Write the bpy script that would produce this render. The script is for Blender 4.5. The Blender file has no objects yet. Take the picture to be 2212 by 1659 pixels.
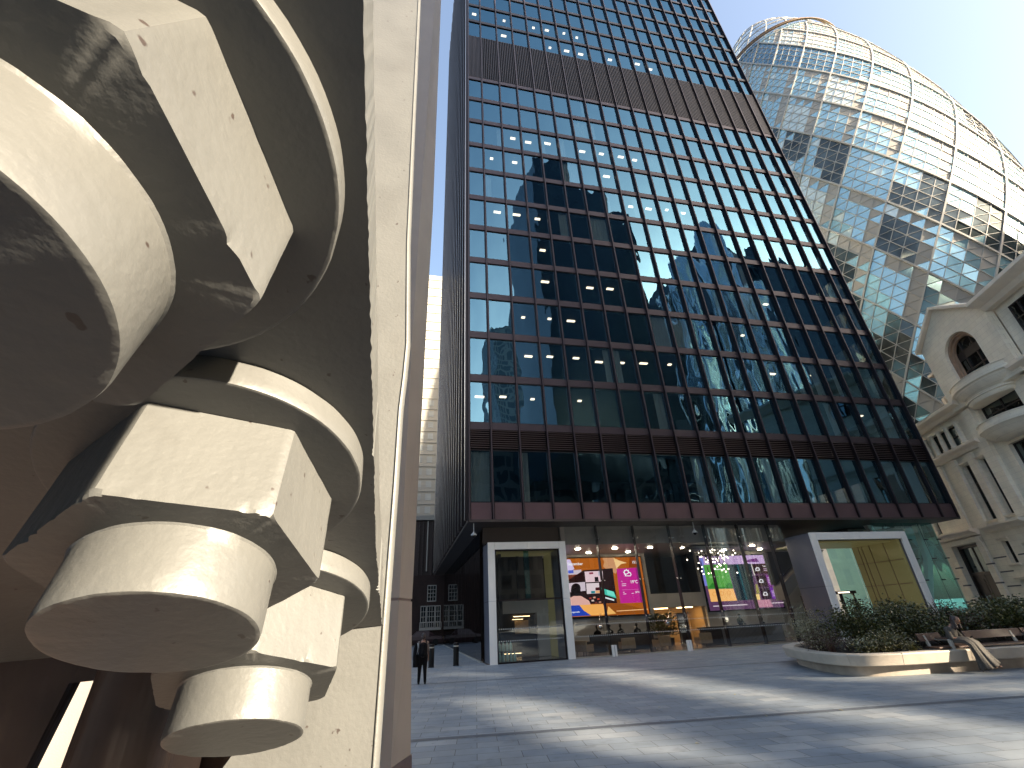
import bpy, bmesh, math, random
from mathutils import Vector, Matrix, noise
R_ = math.radians
rnd = random.Random(7)
SC = bpy.context.scene
COL = SC.collection

# ------------------------------------------------------------------ camera, world, sun, exposure
SUN_AZ = math.atan2(0.67, -0.744)      # azimuth measured from +Y towards +X
SUN_EL = R_(18.7)
cam = bpy.data.cameras.new('camera')
cam.sensor_width = 36; cam.lens = 985/2212*36; cam.clip_start = 0.01; cam.clip_end = 4000
camo = bpy.data.objects.new('camera', cam); COL.objects.link(camo); SC.camera = camo
RC = ((0.97707277, -0.20793204, -0.04575015), (-0.05594545, -0.45808196, 0.88714769), (-0.20542374, -0.86424834, -0.45921226))
camo.matrix_world = Matrix.Translation((0, 0, 2.05)) @ Matrix(RC).transposed().to_4x4()

world = bpy.data.worlds.new('World'); SC.world = world; world.use_nodes = True
nt = world.node_tree
sky = nt.nodes.new('ShaderNodeTexSky'); sky.sky_type = 'NISHITA'; sky.sun_disc = False
sky.sun_elevation = SUN_EL; sky.sun_rotation = SUN_AZ; sky.air_density = 1.0; sky.dust_density = 5.0; sky.ozone_density = 0.6
nt.links.new(sky.outputs[0], nt.nodes['Background'].inputs[0])
nt.nodes['Background'].inputs[1].default_value = 0.095

sl = bpy.data.lights.new('sun', 'SUN'); sl.energy = 5.0; sl.angle = R_(0.8); sl.color = (1.0, 0.86, 0.66)
so = bpy.data.objects.new('sun', sl); COL.objects.link(so)
SDIR = Vector((math.sin(SUN_AZ)*math.cos(SUN_EL), math.cos(SUN_AZ)*math.cos(SUN_EL), math.sin(SUN_EL)))
so.rotation_euler = SDIR.to_track_quat('Z', 'Y').to_euler(); so.location = (0, -30, 60)

SC.view_settings.view_transform = 'Standard'; SC.view_settings.look = 'None'
SC.view_settings.exposure = 2.5; SC.view_settings.gamma = 1.0
EXPO = 2**SC.view_settings.exposure
SC.render.engine = 'CYCLES'
SC.cycles.max_bounces = 8; SC.cycles.transparent_max_bounces = 16; SC.cycles.glossy_bounces = 4; SC.cycles.diffuse_bounces = 3
SC.cycles.use_denoising = True
SC.cycles.sample_clamp_indirect = 6

# ------------------------------------------------------------------ helpers
def lin(r, g, b):
    f = lambda c: c/12.92 if c <= 0.04045 else ((c+0.055)/1.055)**2.4
    return (f(r/255), f(g/255), f(b/255))

ORG = {}
KA = .62     # one scale for the surface colours, set together with the exposure
class MB:
    """collects shapes in world coordinates, then links them as one mesh object"""
    def __init__(s): s.v = []; s.f = []; s.m = []
    def face(s, pts, mi=0):
        b = len(s.v); s.v += [tuple(p) for p in pts]; s.f.append(tuple(range(b, b+len(pts)))); s.m.append(mi); return s
    def box(s, x0, x1, y0, y1, z0, z1, mi=0):
        b = len(s.v)
        s.v += [(x0,y0,z0),(x1,y0,z0),(x1,y1,z0),(x0,y1,z0),(x0,y0,z1),(x1,y0,z1),(x1,y1,z1),(x0,y1,z1)]
        for f in ((0,3,2,1),(4,5,6,7),(0,1,5,4),(1,2,6,5),(2,3,7,6),(3,0,4,7)): s.f.append(tuple(b+i for i in f)); s.m.append(mi)
        return s
    def obox(s, c, ax, ay, az, hx, hy, hz, mi=0):
        c = Vector(c); ax = Vector(ax); ay = Vector(ay); az = Vector(az); b = len(s.v)
        for sz in (-1, 1):
            for sx, sy in ((-1,-1),(1,-1),(1,1),(-1,1)): s.v.append(tuple(c+ax*hx*sx+ay*hy*sy+az*hz*sz))
        for f in ((0,3,2,1),(4,5,6,7),(0,1,5,4),(1,2,6,5),(2,3,7,6),(3,0,4,7)): s.f.append(tuple(b+i for i in f)); s.m.append(mi)
        return s
    def prism(s, poly, d, mi=0, cap=None):
        """poly: closed list of 3-D points, swept by vector d"""
        n = len(poly); b = len(s.v); d = Vector(d)
        s.v += [tuple(Vector(p)) for p in poly] + [tuple(Vector(p)+d) for p in poly]
        s.f.append(tuple(b+i for i in range(n))[::-1]); s.m.append(mi if cap is None else cap)
        s.f.append(tuple(b+n+i for i in range(n))); s.m.append(mi)
        for i in range(n): s.f.append((b+i, b+(i+1) % n, b+n+(i+1) % n, b+n+i)); s.m.append(mi)
        return s
    def tube(s, pts, r, n=8, mi=0, close=True):
        """round tube along pts; r number or list"""
        pts = [Vector(p) for p in pts]; k = len(pts); rr = r if isinstance(r, (list, tuple)) else [r]*k
        b = len(s.v); up = None
        for i, p in enumerate(pts):
            t = (pts[min(i+1, k-1)]-pts[max(i-1, 0)]).normalized()
            if up is None:
                up = Vector((0,0,1)) if abs(t.z) < 0.9 else Vector((1,0,0))
            a = (up - t*up.dot(t)).normalized(); up = a; c = t.cross(a)
            for j in range(n):
                q = 2*math.pi*j/n; s.v.append(tuple(p+(a*math.cos(q)+c*math.sin(q))*rr[i]))
        for i in range(k-1):
            for j in range(n):
                s.f.append((b+i*n+j, b+i*n+(j+1) % n, b+(i+1)*n+(j+1) % n, b+(i+1)*n+j)); s.m.append(mi)
        if close:
            s.f.append(tuple(b+j for j in range(n))[::-1]); s.m.append(mi)
            s.f.append(tuple(b+(k-1)*n+j for j in range(n))); s.m.append(mi)
        return s
    def rings(s, rings, mi=0, cap=True, closed=True):
        """loft through rings of equal length"""
        n = len(rings[0]); b = len(s.v)
        for r in rings: s.v += [tuple(p) for p in r]
        for i in range(len(rings)-1):
            for j in range(n if closed else n-1):
                s.f.append((b+i*n+j, b+i*n+(j+1) % n, b+(i+1)*n+(j+1) % n, b+(i+1)*n+j)); s.m.append(mi)
        if cap:
            s.f.append(tuple(b+j for j in range(n))[::-1]); s.m.append(mi)
            s.f.append(tuple(b+(len(rings)-1)*n+j for j in range(n))); s.m.append(mi)
        return s
    def ell(s, c, rx, ry, rz, mi=0, nu=12, nv=8, M=None):
        c = Vector(c); b = len(s.v); M = M or Matrix.Identity(3)
        for i in range(nv+1):
            a = math.pi*i/nv
            for j in range(nu):
                q = 2*math.pi*j/nu
                s.v.append(tuple(c + M @ Vector((rx*math.sin(a)*math.cos(q), ry*math.sin(a)*math.sin(q), rz*math.cos(a)))))
        for i in range(nv):
            for j in range(nu):
                s.f.append((b+i*nu+j, b+(i+1)*nu+j, b+(i+1)*nu+(j+1) % nu, b+i*nu+(j+1) % nu)); s.m.append(mi)
        return s
    def cap(s, p0, r0, p1, r1, n=10, mi=0):
        """tapered capsule, closed"""
        p0 = Vector(p0); p1 = Vector(p1); t = (p1-p0).normalized()
        pts = []; rr = []
        for k in range(4):
            a = math.pi/2*k/4; pts.append(p0-t*r0*math.cos(a)); rr.append(max(r0*math.sin(a), r0*0.08))
        pts.append(p0); rr.append(r0); pts.append(p1); rr.append(r1)
        for k in range(1, 5):
            a = math.pi/2*k/4; pts.append(p1+t*r1*math.sin(a)); rr.append(max(r1*math.cos(a), r1*0.08))
        return s.tube(pts, rr, n, mi)
    def build(s, name, mats, parent=None, smooth=False, fix=False, weld=False, bevel=0):
        me = bpy.data.meshes.new(name)
        o_ = ORG.get(parent.name, Vector()) if parent else Vector()
        if parent is None and getattr(s, 'org', None) is not None: o_ = Vector(s.org)
        me.from_pydata([(x-o_.x, y-o_.y, z-o_.z) for x, y, z in s.v], [], s.f)
        for m in (mats if isinstance(mats, (list, tuple)) else [mats]): me.materials.append(m)
        me.polygons.foreach_set('material_index', s.m)
        if fix or weld:
            bm = bmesh.new(); bm.from_mesh(me)
            if weld: bmesh.ops.remove_doubles(bm, verts=bm.verts, dist=1e-5)
            bmesh.ops.recalc_face_normals(bm, faces=bm.faces); bm.to_mesh(me); bm.free()
        if smooth: me.polygons.foreach_set('use_smooth', [True]*len(me.polygons))
        me.update()
        o = bpy.data.objects.new(name, me); COL.objects.link(o)
        if parent: o.parent = parent
        else: o.location = o_
        ORG[o.name] = o_.copy()
        if bevel:
            b = o.modifiers.new('bevel', 'BEVEL'); b.width = bevel; b.segments = 2; b.limit_method = 'ANGLE'
        return o

def tag(o, label=None, cat=None, group=None, kind=None):
    for k, v in (('label', label), ('category', cat), ('group', group), ('kind', kind)):
        if v: o[k] = v
    return o
def thing(name, label, cat, loc, group=None):
    o = bpy.data.objects.new(name, None); COL.objects.link(o); o.location = loc; o.empty_display_size = 0.2
    ORG[o.name] = Vector(loc); return tag(o, label, cat, group)
def copy_tree(o, loc, label, group=None):
    c = o.copy(); COL.objects.link(c); c.location = loc; c['label'] = label
    if group: c['group'] = group
    def rec(a, b):
        for ch in list(a.children):
            d = ch.copy(); COL.objects.link(d); d.parent = b; rec(ch, d)
    rec(o, c); return c

# ------------------------------------------------------------------ materials
def mat(name, base, rough=0.5, metal=0.0, spec=0.5, var=0.0, vscale=4.0, vcol=None, bump=0.0, bscale=40.0, bstretch=(1,1,1), detail=4, coat=0, emit=None, estr=0, rvar=0.0):
    m = bpy.data.materials.new(name); m.use_nodes = True; base = tuple(min(.9, c*KA) for c in base) if metal < .9 else base
    N = m.node_tree.nodes; L = m.node_tree.links; p = N['Principled BSDF']
    p.inputs['Base Color'].default_value = (*base, 1); p.inputs['Roughness'].default_value = rough
    p.inputs['Metallic'].default_value = metal; p.inputs['Specular IOR Level'].default_value = spec
    if coat: p.inputs['Coat Weight'].default_value = coat
    if emit: p.inputs['Emission Color'].default_value = (*emit, 1); p.inputs['Emission Strength'].default_value = estr
    if var or bump or rvar:
        tc = N.new('ShaderNodeTexCoord')
    if var or rvar:
        nz = N.new('ShaderNodeTexNoise'); nz.inputs['Scale'].default_value = vscale; nz.inputs['Detail'].default_value = detail
        L.new(tc.outputs['Object'], nz.inputs['Vector'])
        if var:
            mr = N.new('ShaderNodeMapRange'); mr.inputs['From Min'].default_value = 0.3; mr.inputs['From Max'].default_value = 0.7
            L.new(nz.outputs['Fac'], mr.inputs['Value'])
            mx = N.new('ShaderNodeMix'); mx.data_type = 'RGBA'
            lo = vcol or tuple(c*(1-var) for c in base); hi = tuple(min(1, c*(1+var)) for c in base)
            mx.inputs['A'].default_value = (*lo, 1); mx.inputs['B'].default_value = (*hi, 1)
            L.new(mr.outputs[0], mx.inputs['Factor']); L.new(mx.outputs['Result'], p.inputs['Base Color'])
        if rvar:
            m2 = N.new('ShaderNodeMapRange'); m2.inputs['To Min'].default_value = rough-rvar; m2.inputs['To Max'].default_value = rough+rvar
            L.new(nz.outputs['Fac'], m2.inputs['Value']); L.new(m2.outputs[0], p.inputs['Roughness'])
    if bump:
        mp = N.new('ShaderNodeMapping'); mp.inputs['Scale'].default_value = bstretch
        L.new(tc.outputs['Object'], mp.inputs['Vector'])
        nb = N.new('ShaderNodeTexNoise'); nb.inputs['Scale'].default_value = bscale; nb.inputs['Detail'].default_value = 3
        L.new(mp.outputs[0], nb.inputs['Vector'])
        bp = N.new('ShaderNodeBump'); bp.inputs['Strength'].default_value = bump; bp.inputs['Distance'].default_value = 1.0/bscale
        L.new(nb.outputs['Fac'], bp.inputs['Height']); L.new(bp.outputs[0], p.inputs['Normal'])
    return m

def glass(name, tint, trans, fac, bump=0.0, bscale=0.5, rough=0.0, bstretch=(1,1,1), power=5.0):
    """thin architectural glass: see-through mixed with a mirror reflection that grows at grazing angles"""
    m = bpy.data.materials.new(name); m.use_nodes = True
    N = m.node_tree.nodes; L = m.node_tree.links; N.remove(N['Principled BSDF'])
    tr = N.new('ShaderNodeBsdfTransparent'); tr.inputs[0].default_value = (*trans, 1)
    gl = N.new('ShaderNodeBsdfGlossy'); gl.inputs['Color'].default_value = (*tint, 1); gl.inputs['Roughness'].default_value = rough
    lw = N.new('ShaderNodeLayerWeight'); lw.inputs['Blend'].default_value = 0.5
    pw = N.new('ShaderNodeMath'); pw.operation = 'POWER'; pw.inputs[1].default_value = power; L.new(lw.outputs['Facing'], pw.inputs[0])
    mr = N.new('ShaderNodeMapRange'); mr.inputs['To Min'].default_value = fac; mr.inputs['To Max'].default_value = 1.0; L.new(pw.outputs[0], mr.inputs['Value'])
    mx = N.new('ShaderNodeMixShader'); L.new(mr.outputs[0], mx.inputs[0]); L.new(tr.outputs[0], mx.inputs[1]); L.new(gl.outputs[0], mx.inputs[2])
    L.new(mx.outputs[0], N['Material Output'].inputs[0])
    if bump:
        tc = N.new('ShaderNodeTexCoord'); mp = N.new('ShaderNodeMapping'); mp.inputs['Scale'].default_value = bstretch
        nz = N.new('ShaderNodeTexNoise'); nz.inputs['Scale'].default_value = bscale; nz.inputs['Detail'].default_value = 1.5
        L.new(tc.outputs['Object'], mp.inputs['Vector']); L.new(mp.outputs[0], nz.inputs['Vector'])
        bp = N.new('ShaderNodeBump'); bp.inputs['Strength'].default_value = 1.0; bp.inputs['Distance'].default_value = bump
        L.new(nz.outputs['Fac'], bp.inputs['Height']); L.new(bp.outputs[0], gl.inputs['Normal'])
    return m

def emit(name, col, strength=1.0):
    m = bpy.data.materials.new(name); m.use_nodes = True
    N = m.node_tree.nodes; N.remove(N['Principled BSDF'])
    e = N.new('ShaderNodeEmission'); e.inputs[0].default_value = (*col, 1); e.inputs[1].default_value = strength
    m.node_tree.links.new(e.outputs[0], N['Material Output'].inputs[0]); return m

def brickmat(name, c1, c2, mortar, bw, rh, msize, rough=0.6, rot=(0,0,0), swap=None, bump=0.3, stain=0.25, spec=0.4, metal=0.0, bias=0.0):
    m = bpy.data.materials.new(name); m.use_nodes = True; c1, c2, mortar = (tuple(v*KA for v in c) for c in (c1, c2, mortar))
    N = m.node_tree.nodes; L = m.node_tree.links; p = N['Principled BSDF']
    p.inputs['Roughness'].default_value = rough; p.inputs['Specular IOR Level'].default_value = spec; p.inputs['Metallic'].default_value = metal
    tc = N.new('ShaderNodeTexCoord'); vec = tc.outputs['Object']
    if swap:      # choose which two axes carry the pattern, e.g. 'xz'
        sp = N.new('ShaderNodeSeparateXYZ'); cb = N.new('ShaderNodeCombineXYZ'); L.new(vec, sp.inputs[0])
        if swap == 'sz':   # x+y along, z up
            ad = N.new('ShaderNodeMath'); L.new(sp.outputs['X'], ad.inputs[0]); L.new(sp.outputs['Y'], ad.inputs[1]); L.new(ad.outputs[0], cb.inputs['X'])
        else: L.new(sp.outputs[swap[0].upper()], cb.inputs['X'])
        L.new(sp.outputs['Z'], cb.inputs['Y']); vec = cb.outputs[0]
    mp = N.new('ShaderNodeMapping'); mp.inputs['Rotation'].default_value = rot; L.new(vec, mp.inputs['Vector'])
    br = N.new('ShaderNodeTexBrick'); br.inputs['Scale'].default_value = 1; br.inputs['Brick Width'].default_value = bw; br.inputs['Row Height'].default_value = rh
    br.inputs['Mortar Size'].default_value = msize; br.inputs['Mortar Smooth'].default_value = 0.2; br.inputs['Bias'].default_value = bias
    br.inputs['Color1'].default_value = (*c1, 1); br.inputs['Color2'].default_value = (*c2, 1); br.inputs['Mortar'].default_value = (*mortar, 1)
    L.new(mp.outputs[0], br.inputs['Vector'])
    nz = N.new('ShaderNodeTexNoise'); nz.inputs['Scale'].default_value = 0.7; nz.inputs['Detail'].default_value = 8; nz.inputs['Roughness'].default_value = 0.65; L.new(tc.outputs['Object'], nz.inputs['Vector'])
    mr = N.new('ShaderNodeMapRange'); mr.inputs['From Min'].default_value = .3; mr.inputs['From Max'].default_value = .7; mr.inputs['To Min'].default_value = 1-stain; mr.inputs['To Max'].default_value = 1+stain; L.new(nz.outputs['Fac'], mr.inputs['Value'])
    mx = N.new('ShaderNodeMix'); mx.data_type = 'RGBA'; mx.blend_type = 'MULTIPLY'; mx.inputs['Factor'].default_value = 1
    L.new(br.outputs['Color'], mx.inputs['A']); L.new(mr.outputs[0], mx.inputs['B']); L.new(mx.outputs['Result'], p.inputs['Base Color'])
    if bump:
        bp = N.new('ShaderNodeBump'); bp.inputs['Strength'].default_value = bump; bp.inputs['Distance'].default_value = 0.01; bp.invert = True
        L.new(br.outputs['Fac'], bp.inputs['Height']); L.new(bp.outputs[0], p.inputs['Normal'])
    return m

def paint_mat(name, base, rough, fleck=0.66):
    """thick brushed paint on steel: orange peel, brush streaks, dark chips and grime"""
    m = bpy.data.materials.new(name); m.use_nodes = True
    N = m.node_tree.nodes; L = m.node_tree.links; p = N['Principled BSDF']; p.inputs['Roughness'].default_value = rough
    tc = N.new('ShaderNodeTexCoord')
    def noise_(sc, det, st=(1,1,1)):
        mp = N.new('ShaderNodeMapping'); mp.inputs['Scale'].default_value = st; L.new(tc.outputs['Object'], mp.inputs['Vector'])
        z = N.new('ShaderNodeTexNoise'); z.inputs['Scale'].default_value = sc; z.inputs['Detail'].default_value = det; L.new(mp.outputs[0], z.inputs['Vector']); return z
    def rng(src, a, b, c, d):
        r = N.new('ShaderNodeMapRange'); r.inputs['From Min'].default_value = a; r.inputs['From Max'].default_value = b; r.inputs['To Min'].default_value = c; r.inputs['To Max'].default_value = d
        L.new(src, r.inputs['Value']); return r.outputs[0]
    tone = noise_(9, 5); fl = noise_(85, 2); gr = noise_(7, 6, (1, 5, 1))
    a = N.new('ShaderNodeMix'); a.data_type = 'RGBA'; a.inputs['A'].default_value = (*[c*0.88 for c in base], 1); a.inputs['B'].default_value = (*[c*1.06 for c in base], 1)
    L.new(rng(tone.outputs['Fac'], .3, .7, 0, 1), a.inputs['Factor'])
    b = N.new('ShaderNodeMix'); b.data_type = 'RGBA'; b.inputs['B'].default_value = (base[0]*.45, base[1]*.4, base[2]*.36, 1)
    L.new(a.outputs['Result'], b.inputs['A']); L.new(rng(gr.outputs['Fac'], .56, .75, 0, .28), b.inputs['Factor'])
    c = N.new('ShaderNodeMix'); c.data_type = 'RGBA'; c.inputs['B'].default_value = (.03, .02, .017, 1)
    L.new(b.outputs['Result'], c.inputs['A']); L.new(rng(fl.outputs['Fac'], fleck+.06, fleck+.09, 0, .9), c.inputs['Factor'])
    L.new(c.outputs['Result'], p.inputs['Base Color'])
    pe = noise_(170, 3); br = noise_(60, 3, (.35, 1, 1))
    b1 = N.new('ShaderNodeBump'); b1.inputs['Strength'].default_value = .28; b1.inputs['Distance'].default_value = .0016; L.new(pe.outputs['Fac'], b1.inputs['Height'])
    b2 = N.new('ShaderNodeBump'); b2.inputs['Strength'].default_value = .15; b2.inputs['Distance'].default_value = .0018; L.new(br.outputs['Fac'], b2.inputs['Height']); L.new(b1.outputs[0], b2.inputs['Normal'])
    L.new(b2.outputs[0], p.inputs['Normal'])
    return m

M = {}
M['paint'] = paint_mat('off_white_paint', (.093, .093, .088), .45, .655)
M['paint_col'] = mat('column_paint', (.42, .36, .32), .45, var=.06, vscale=1.5, bump=.1, bscale=60)
M['plinth'] = mat('plinth_paint', (.17, .12, .115), .4, var=.2, vscale=3)
M['recess'] = mat('recess_shade_steel', (.13, .085, .065), .5, var=.35, vscale=9, bump=.3, bscale=20, bstretch=(1, 1, .2))  # darker brown stands in for shade on the recess plates
M['paving'] = brickmat('paving', (.305, .345, .385), (.48, .49, .485), (.09, .088, .085), .78, .42, .006, rough=.55, rot=(0, 0, R_(8)), stain=.22, bias=-.35)
def spots(m):
    N = m.node_tree.nodes; L = m.node_tree.links; p = N['Principled BSDF']; src = p.inputs['Base Color'].links[0].from_socket
    tc = N.new('ShaderNodeTexCoord'); fac = None
    for sc, lo, hi, k in ((9.0, .70, .72, .45), (2.2, .60, .74, .35)):
        z = N.new('ShaderNodeTexNoise'); z.inputs['Scale'].default_value = sc; z.inputs['Detail'].default_value = 2; L.new(tc.outputs['Object'], z.inputs['Vector'])
        r = N.new('ShaderNodeMapRange'); r.inputs['From Min'].default_value = lo; r.inputs['From Max'].default_value = hi; r.inputs['To Min'].default_value = 0; r.inputs['To Max'].default_value = k; L.new(z.outputs['Fac'], r.inputs['Value'])
        mx = N.new('ShaderNodeMix'); mx.data_type = 'RGBA'; mx.inputs['B'].default_value = (.05, .05, .05, 1); L.new(r.outputs[0], mx.inputs['Factor']); L.new(src, mx.inputs['A']); src = mx.outputs['Result']
    L.new(src, p.inputs['Base Color'])
spots(M['paving'])
M['slot'] = mat('dark_paver_band', (.135, .15, .175), .55, var=.2, vscale=5)
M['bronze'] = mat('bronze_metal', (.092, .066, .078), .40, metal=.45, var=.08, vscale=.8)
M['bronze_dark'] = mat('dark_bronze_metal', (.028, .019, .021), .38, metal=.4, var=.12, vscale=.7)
M['fascia'] = mat('fascia_metal', (.18, .105, .115), .42, metal=.4, var=.15, vscale=.5)
M['soffit'] = mat('soffit_panel', (.07, .05, .042), .5, var=.1, vscale=.4)
M['louvre_slat'] = mat('louvre_slat', (.15, .10, .095), .4, metal=.4)
M['black'] = mat('black_void', (.006, .005, .006), .8, spec=.1)
M['pane'] = glass('reflective_pane', (.145, .31, .43), (.60, .63, .62), .46, bump=.03, bscale=.55, bstretch=(1, 1, .45))
M['lobby_glass'] = glass('lobby_glass', (.80, .86, .88), (.86, .90, .90), .13)
M['dark_glass'] = glass('dark_glass', (.62, .64, .66), (.22, .19, .17), .12, bump=.004, bscale=.8)
M['teal_glass'] = glass('teal_glass', (.75, .95, .93), (.42, .80, .76), .28)
M['interior'] = mat('office_interior', (.020, .018, .017), .9, spec=.1)
M['blind'] = mat('pale_blind', (.75, .88, .86), .8)
M['ceil_light'] = emit('ceiling_light', (1.0, .84, .62), .9)
M['white_frame'] = mat('white_portal', (1.35, 1.28, 1.18), .35, var=.03, vscale=2)
M['joint'] = mat('joint_gap', (.06, .06, .06), .6)
M['grey_metal'] = mat('grey_side_metal', (.24, .24, .29), .36, metal=.4, var=.05, vscale=.8)
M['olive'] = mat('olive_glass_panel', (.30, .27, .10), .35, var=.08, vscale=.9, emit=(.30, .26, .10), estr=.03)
M['lobby_wall'] = mat('lobby_wall', (.62, .55, .48), .6, var=.05, vscale=.8)
M['lobby_floor'] = mat('lobby_floor', (.34, .26, .20), .25, var=.1, vscale=1.5)
M['bulkhead'] = mat('bulkhead', (.42, .36, .32), .45, var=.1, vscale=.6)
M['dark_brown'] = mat('dark_brown', (.030, .018, .014), .5)
M['warm_wall'] = mat('warm_alcove_wall', (.62, .42, .22), .6)
M['warm_light'] = emit('warm_light', (1.0, .62, .26), 4.5)
M['lobby_light'] = emit('lobby_light', (1.0, .84, .62), 18)
M['strip'] = emit('warm_strip', (1.0, .70, .36), 1.1)
M['bulb'] = emit('pendant_bulb', (1.0, .86, .66), 1.2)
M['steel'] = mat('polished_steel', (.62, .62, .62), .25, metal=1)
M['chrome'] = mat('chrome', (.8, .8, .8), .08, metal=1)
M['tan'] = mat('tan_upholstery', (.50, .32, .17), .8, var=.1, vscale=6)
M['brown_uph'] = mat('brown_upholstery', (.055, .033, .025), .8)
def dotmat():
    m = bpy.data.materials.new('dotted_film'); m.use_nodes = True; N = m.node_tree.nodes; L = m.node_tree.links
    tc = N.new('ShaderNodeTexCoord'); sp = N.new('ShaderNodeSeparateXYZ'); L.new(tc.outputs['Object'], sp.inputs[0])
    md = N.new('ShaderNodeMath'); md.operation = 'WRAP'; md.inputs[1].default_value = .125; md.inputs[2].default_value = 0; L.new(sp.outputs['X'], md.inputs[0])
    lt = N.new('ShaderNodeMath'); lt.operation = 'LESS_THAN'; lt.inputs[1].default_value = .055; L.new(md.outputs[0], lt.inputs[0])
    tr = N.new('ShaderNodeBsdfTransparent'); mx = N.new('ShaderNodeMixShader'); p = N['Principled BSDF']; p.inputs['Base Color'].default_value = (.6, .6, .57, 1)
    L.new(lt.outputs[0], mx.inputs[0]); L.new(tr.outputs[0], mx.inputs[1]); L.new(p.outputs[0], mx.inputs[2]); L.new(mx.outputs[0], N['Material Output'].inputs[0]); return m
M['white_dot'] = dotmat()
M['concrete'] = mat('pale_stone', (.66, .57, .46), .55, var=.10, vscale=3, bump=.15, bscale=50)
M['concrete_dk'] = mat('stone_base', (.56, .47, .38), .6, var=.16, vscale=3, bump=.15, bscale=50)
M['soil'] = mat('soil', (.035, .025, .018), .9, var=.4, vscale=12, bump=.5, bscale=14)
M['wood'] = mat('bench_wood', (.14, .07, .045), .42, var=.3, vscale=5, bstretch=(.1, 1, 1), bump=.15, bscale=30)
M['castmetal'] = mat('cast_aluminium', (.62, .58, .50), .4, metal=.2)
M['stone'] = brickmat('cream_stone', (1.45, 1.30, 1.06), (1.38, 1.22, .98), (1.0, .86, .70), .95, .42, .007, rough=.65, swap='sz', stain=.10, bump=.25)
M['stone_sh'] = mat('cream_stone_trim', (1.40, 1.22, 1.0), .65, var=.06, vscale=1.4)
M['slate'] = mat('slate_roof', (.16, .15, .15), .6, var=.2, vscale=3)
M['win_dark'] = glass('dark_window', (.62, .75, .78), (.05, .05, .05), .25, bump=.02, bscale=.6)
M['win_frame'] = mat('dark_window_frame', (.05, .035, .03), .5)
M['door_wood'] = mat('dark_door', (.05, .028, .022), .35, var=.2, vscale=4)
M['gherk_clear'] = mat('pale_clear_pane', (.62, .92, .98), .10, metal=.6, var=.12, vscale=.12)
M['gherk_pale'] = mat('blind_pane', (.95, 1.05, .98), .15, metal=.4, var=.10, vscale=.2)
M['gherk_cream'] = mat('cream_floor_edge', (.48, .45, .40), .5)
M['gherk_dark'] = mat('dark_pane', (.12, .145, .145), .06, metal=.6, var=.5, vscale=.3)
M['gherk_blue'] = mat('blue_pane', (.17, .38, .52), .06, metal=.7, var=.2, vscale=.3)
M['gherk_frame'] = mat('white_lattice', (.50, .48, .44), .45)
M['dome_glass'] = glass('dome_glass', (.9, .94, .96), (.74, .80, .82), .22)
M['rail'] = mat('bronze_rail', (.30, .20, .12), .4, metal=.3)
M['far_cream'] = mat('far_cream_cladding', (.40, .385, .34), .6)
M['far_win'] = mat('far_window', (.42, .44, .42), .3, var=.25, vscale=.1)
M['brick'] = brickmat('dark_brick', (.035, .012, .008), (.022, .008, .006), (.02, .013, .011), .24, .08, .006, rough=.8, swap='xz', stain=.3)
M['rust'] = mat('dark_red_cladding', (.022, .007, .007), .55, var=.25, vscale=.6)
M['sash'] = mat('white_sash', (.42, .40, .36), .5)
M['bollard'] = mat('black_bollard', (.012, .010, .010), .4, spec=.25, var=.2, vscale=10)
M['skin'] = mat('skin', (.36, .19, .12), .5)
M['black_cloth'] = mat('black_cloth', (.010, .009, .010), .9, spec=.15, bump=.3, bscale=25)
M['grey_shirt'] = mat('beige_shirt', (.24, .18, .15), .85, bump=.3, bscale=20)
M['dress'] = mat('grey_dress', (.085, .073, .060), .85, var=.2, vscale=14, bump=.4, bscale=22)
M['hair'] = mat('brown_hair', (.050, .030, .026), .5, var=.3, vscale=30, bstretch=(1, 1, .15), bump=.5, bscale=60)
M['white'] = mat('white_plastic', (.75, .75, .74), .35)
M['green_bottle'] = mat('pale_green_carton', (.42, .62, .50), .4, var=.15, vscale=9)
M['steel_rib'] = mat('bright_ribbed_steel', (.95, .93, .88), .18, metal=1)
M['tower_dark'] = brickmat('dark_tower_glazing', (.035, .055, .07), (.055, .085, .10), (.09, .10, .11), 3.0, 4.0, .10, rough=.25, swap='sz', bump=0, stain=.2, spec=.8)
M['block_stone'] = brickmat('office_block_face', (.05, .06, .07), (.07, .085, .10), (.28, .25, .22), 3.2, 3.6, .55, rough=.5, swap='sz', bump=0, stain=.15)
M['bounce_face'] = brickmat('bounce_block_face', (1.3, 1.27, 1.18), (1.25, 1.2, 1.1), (1.45, 1.38, 1.22), 2.6, 3.6, .80, rough=.6, swap='sz', bump=0, stain=.08)
M['block_white'] = brickmat('white_block_face', (.30, .34, .36), (.24, .28, .30), (.75, .70, .62), 2.4, 3.4, .45, rough=.5, swap='sz', bump=0, stain=.1)

# ================================================================== ground
g = MB(); g.face([(-500, -500, 0), (900, -500, 0), (900, 900, 0), (-500, 900, 0)])
tag(g.build('plaza_paving', M['paving']), kind='structure', label='grey stone slab paving of the plaza')
g = MB(); dv = Vector((11.0, -1.55, 0)).normalized(); nv_ = Vector((-dv.y, dv.x, 0)); c0 = Vector((.36, 11.55, .004))
for a, b, wd in ((-8, 34, .11),):
    g.face([c0+dv*a-nv_*wd, c0+dv*b-nv_*wd, c0+dv*b+nv_*wd, c0+dv*a+nv_*wd])
c0 = Vector((6.0, 20.6, .004)); g.face([c0-dv*9-nv_*.1, c0+dv*13-nv_*.1, c0+dv*13+nv_*.1, c0-dv*9+nv_*.1])
tag(g.build('drain_channel', M['slot']), kind='structure', label='narrow dark drain slots across the paving')

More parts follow.
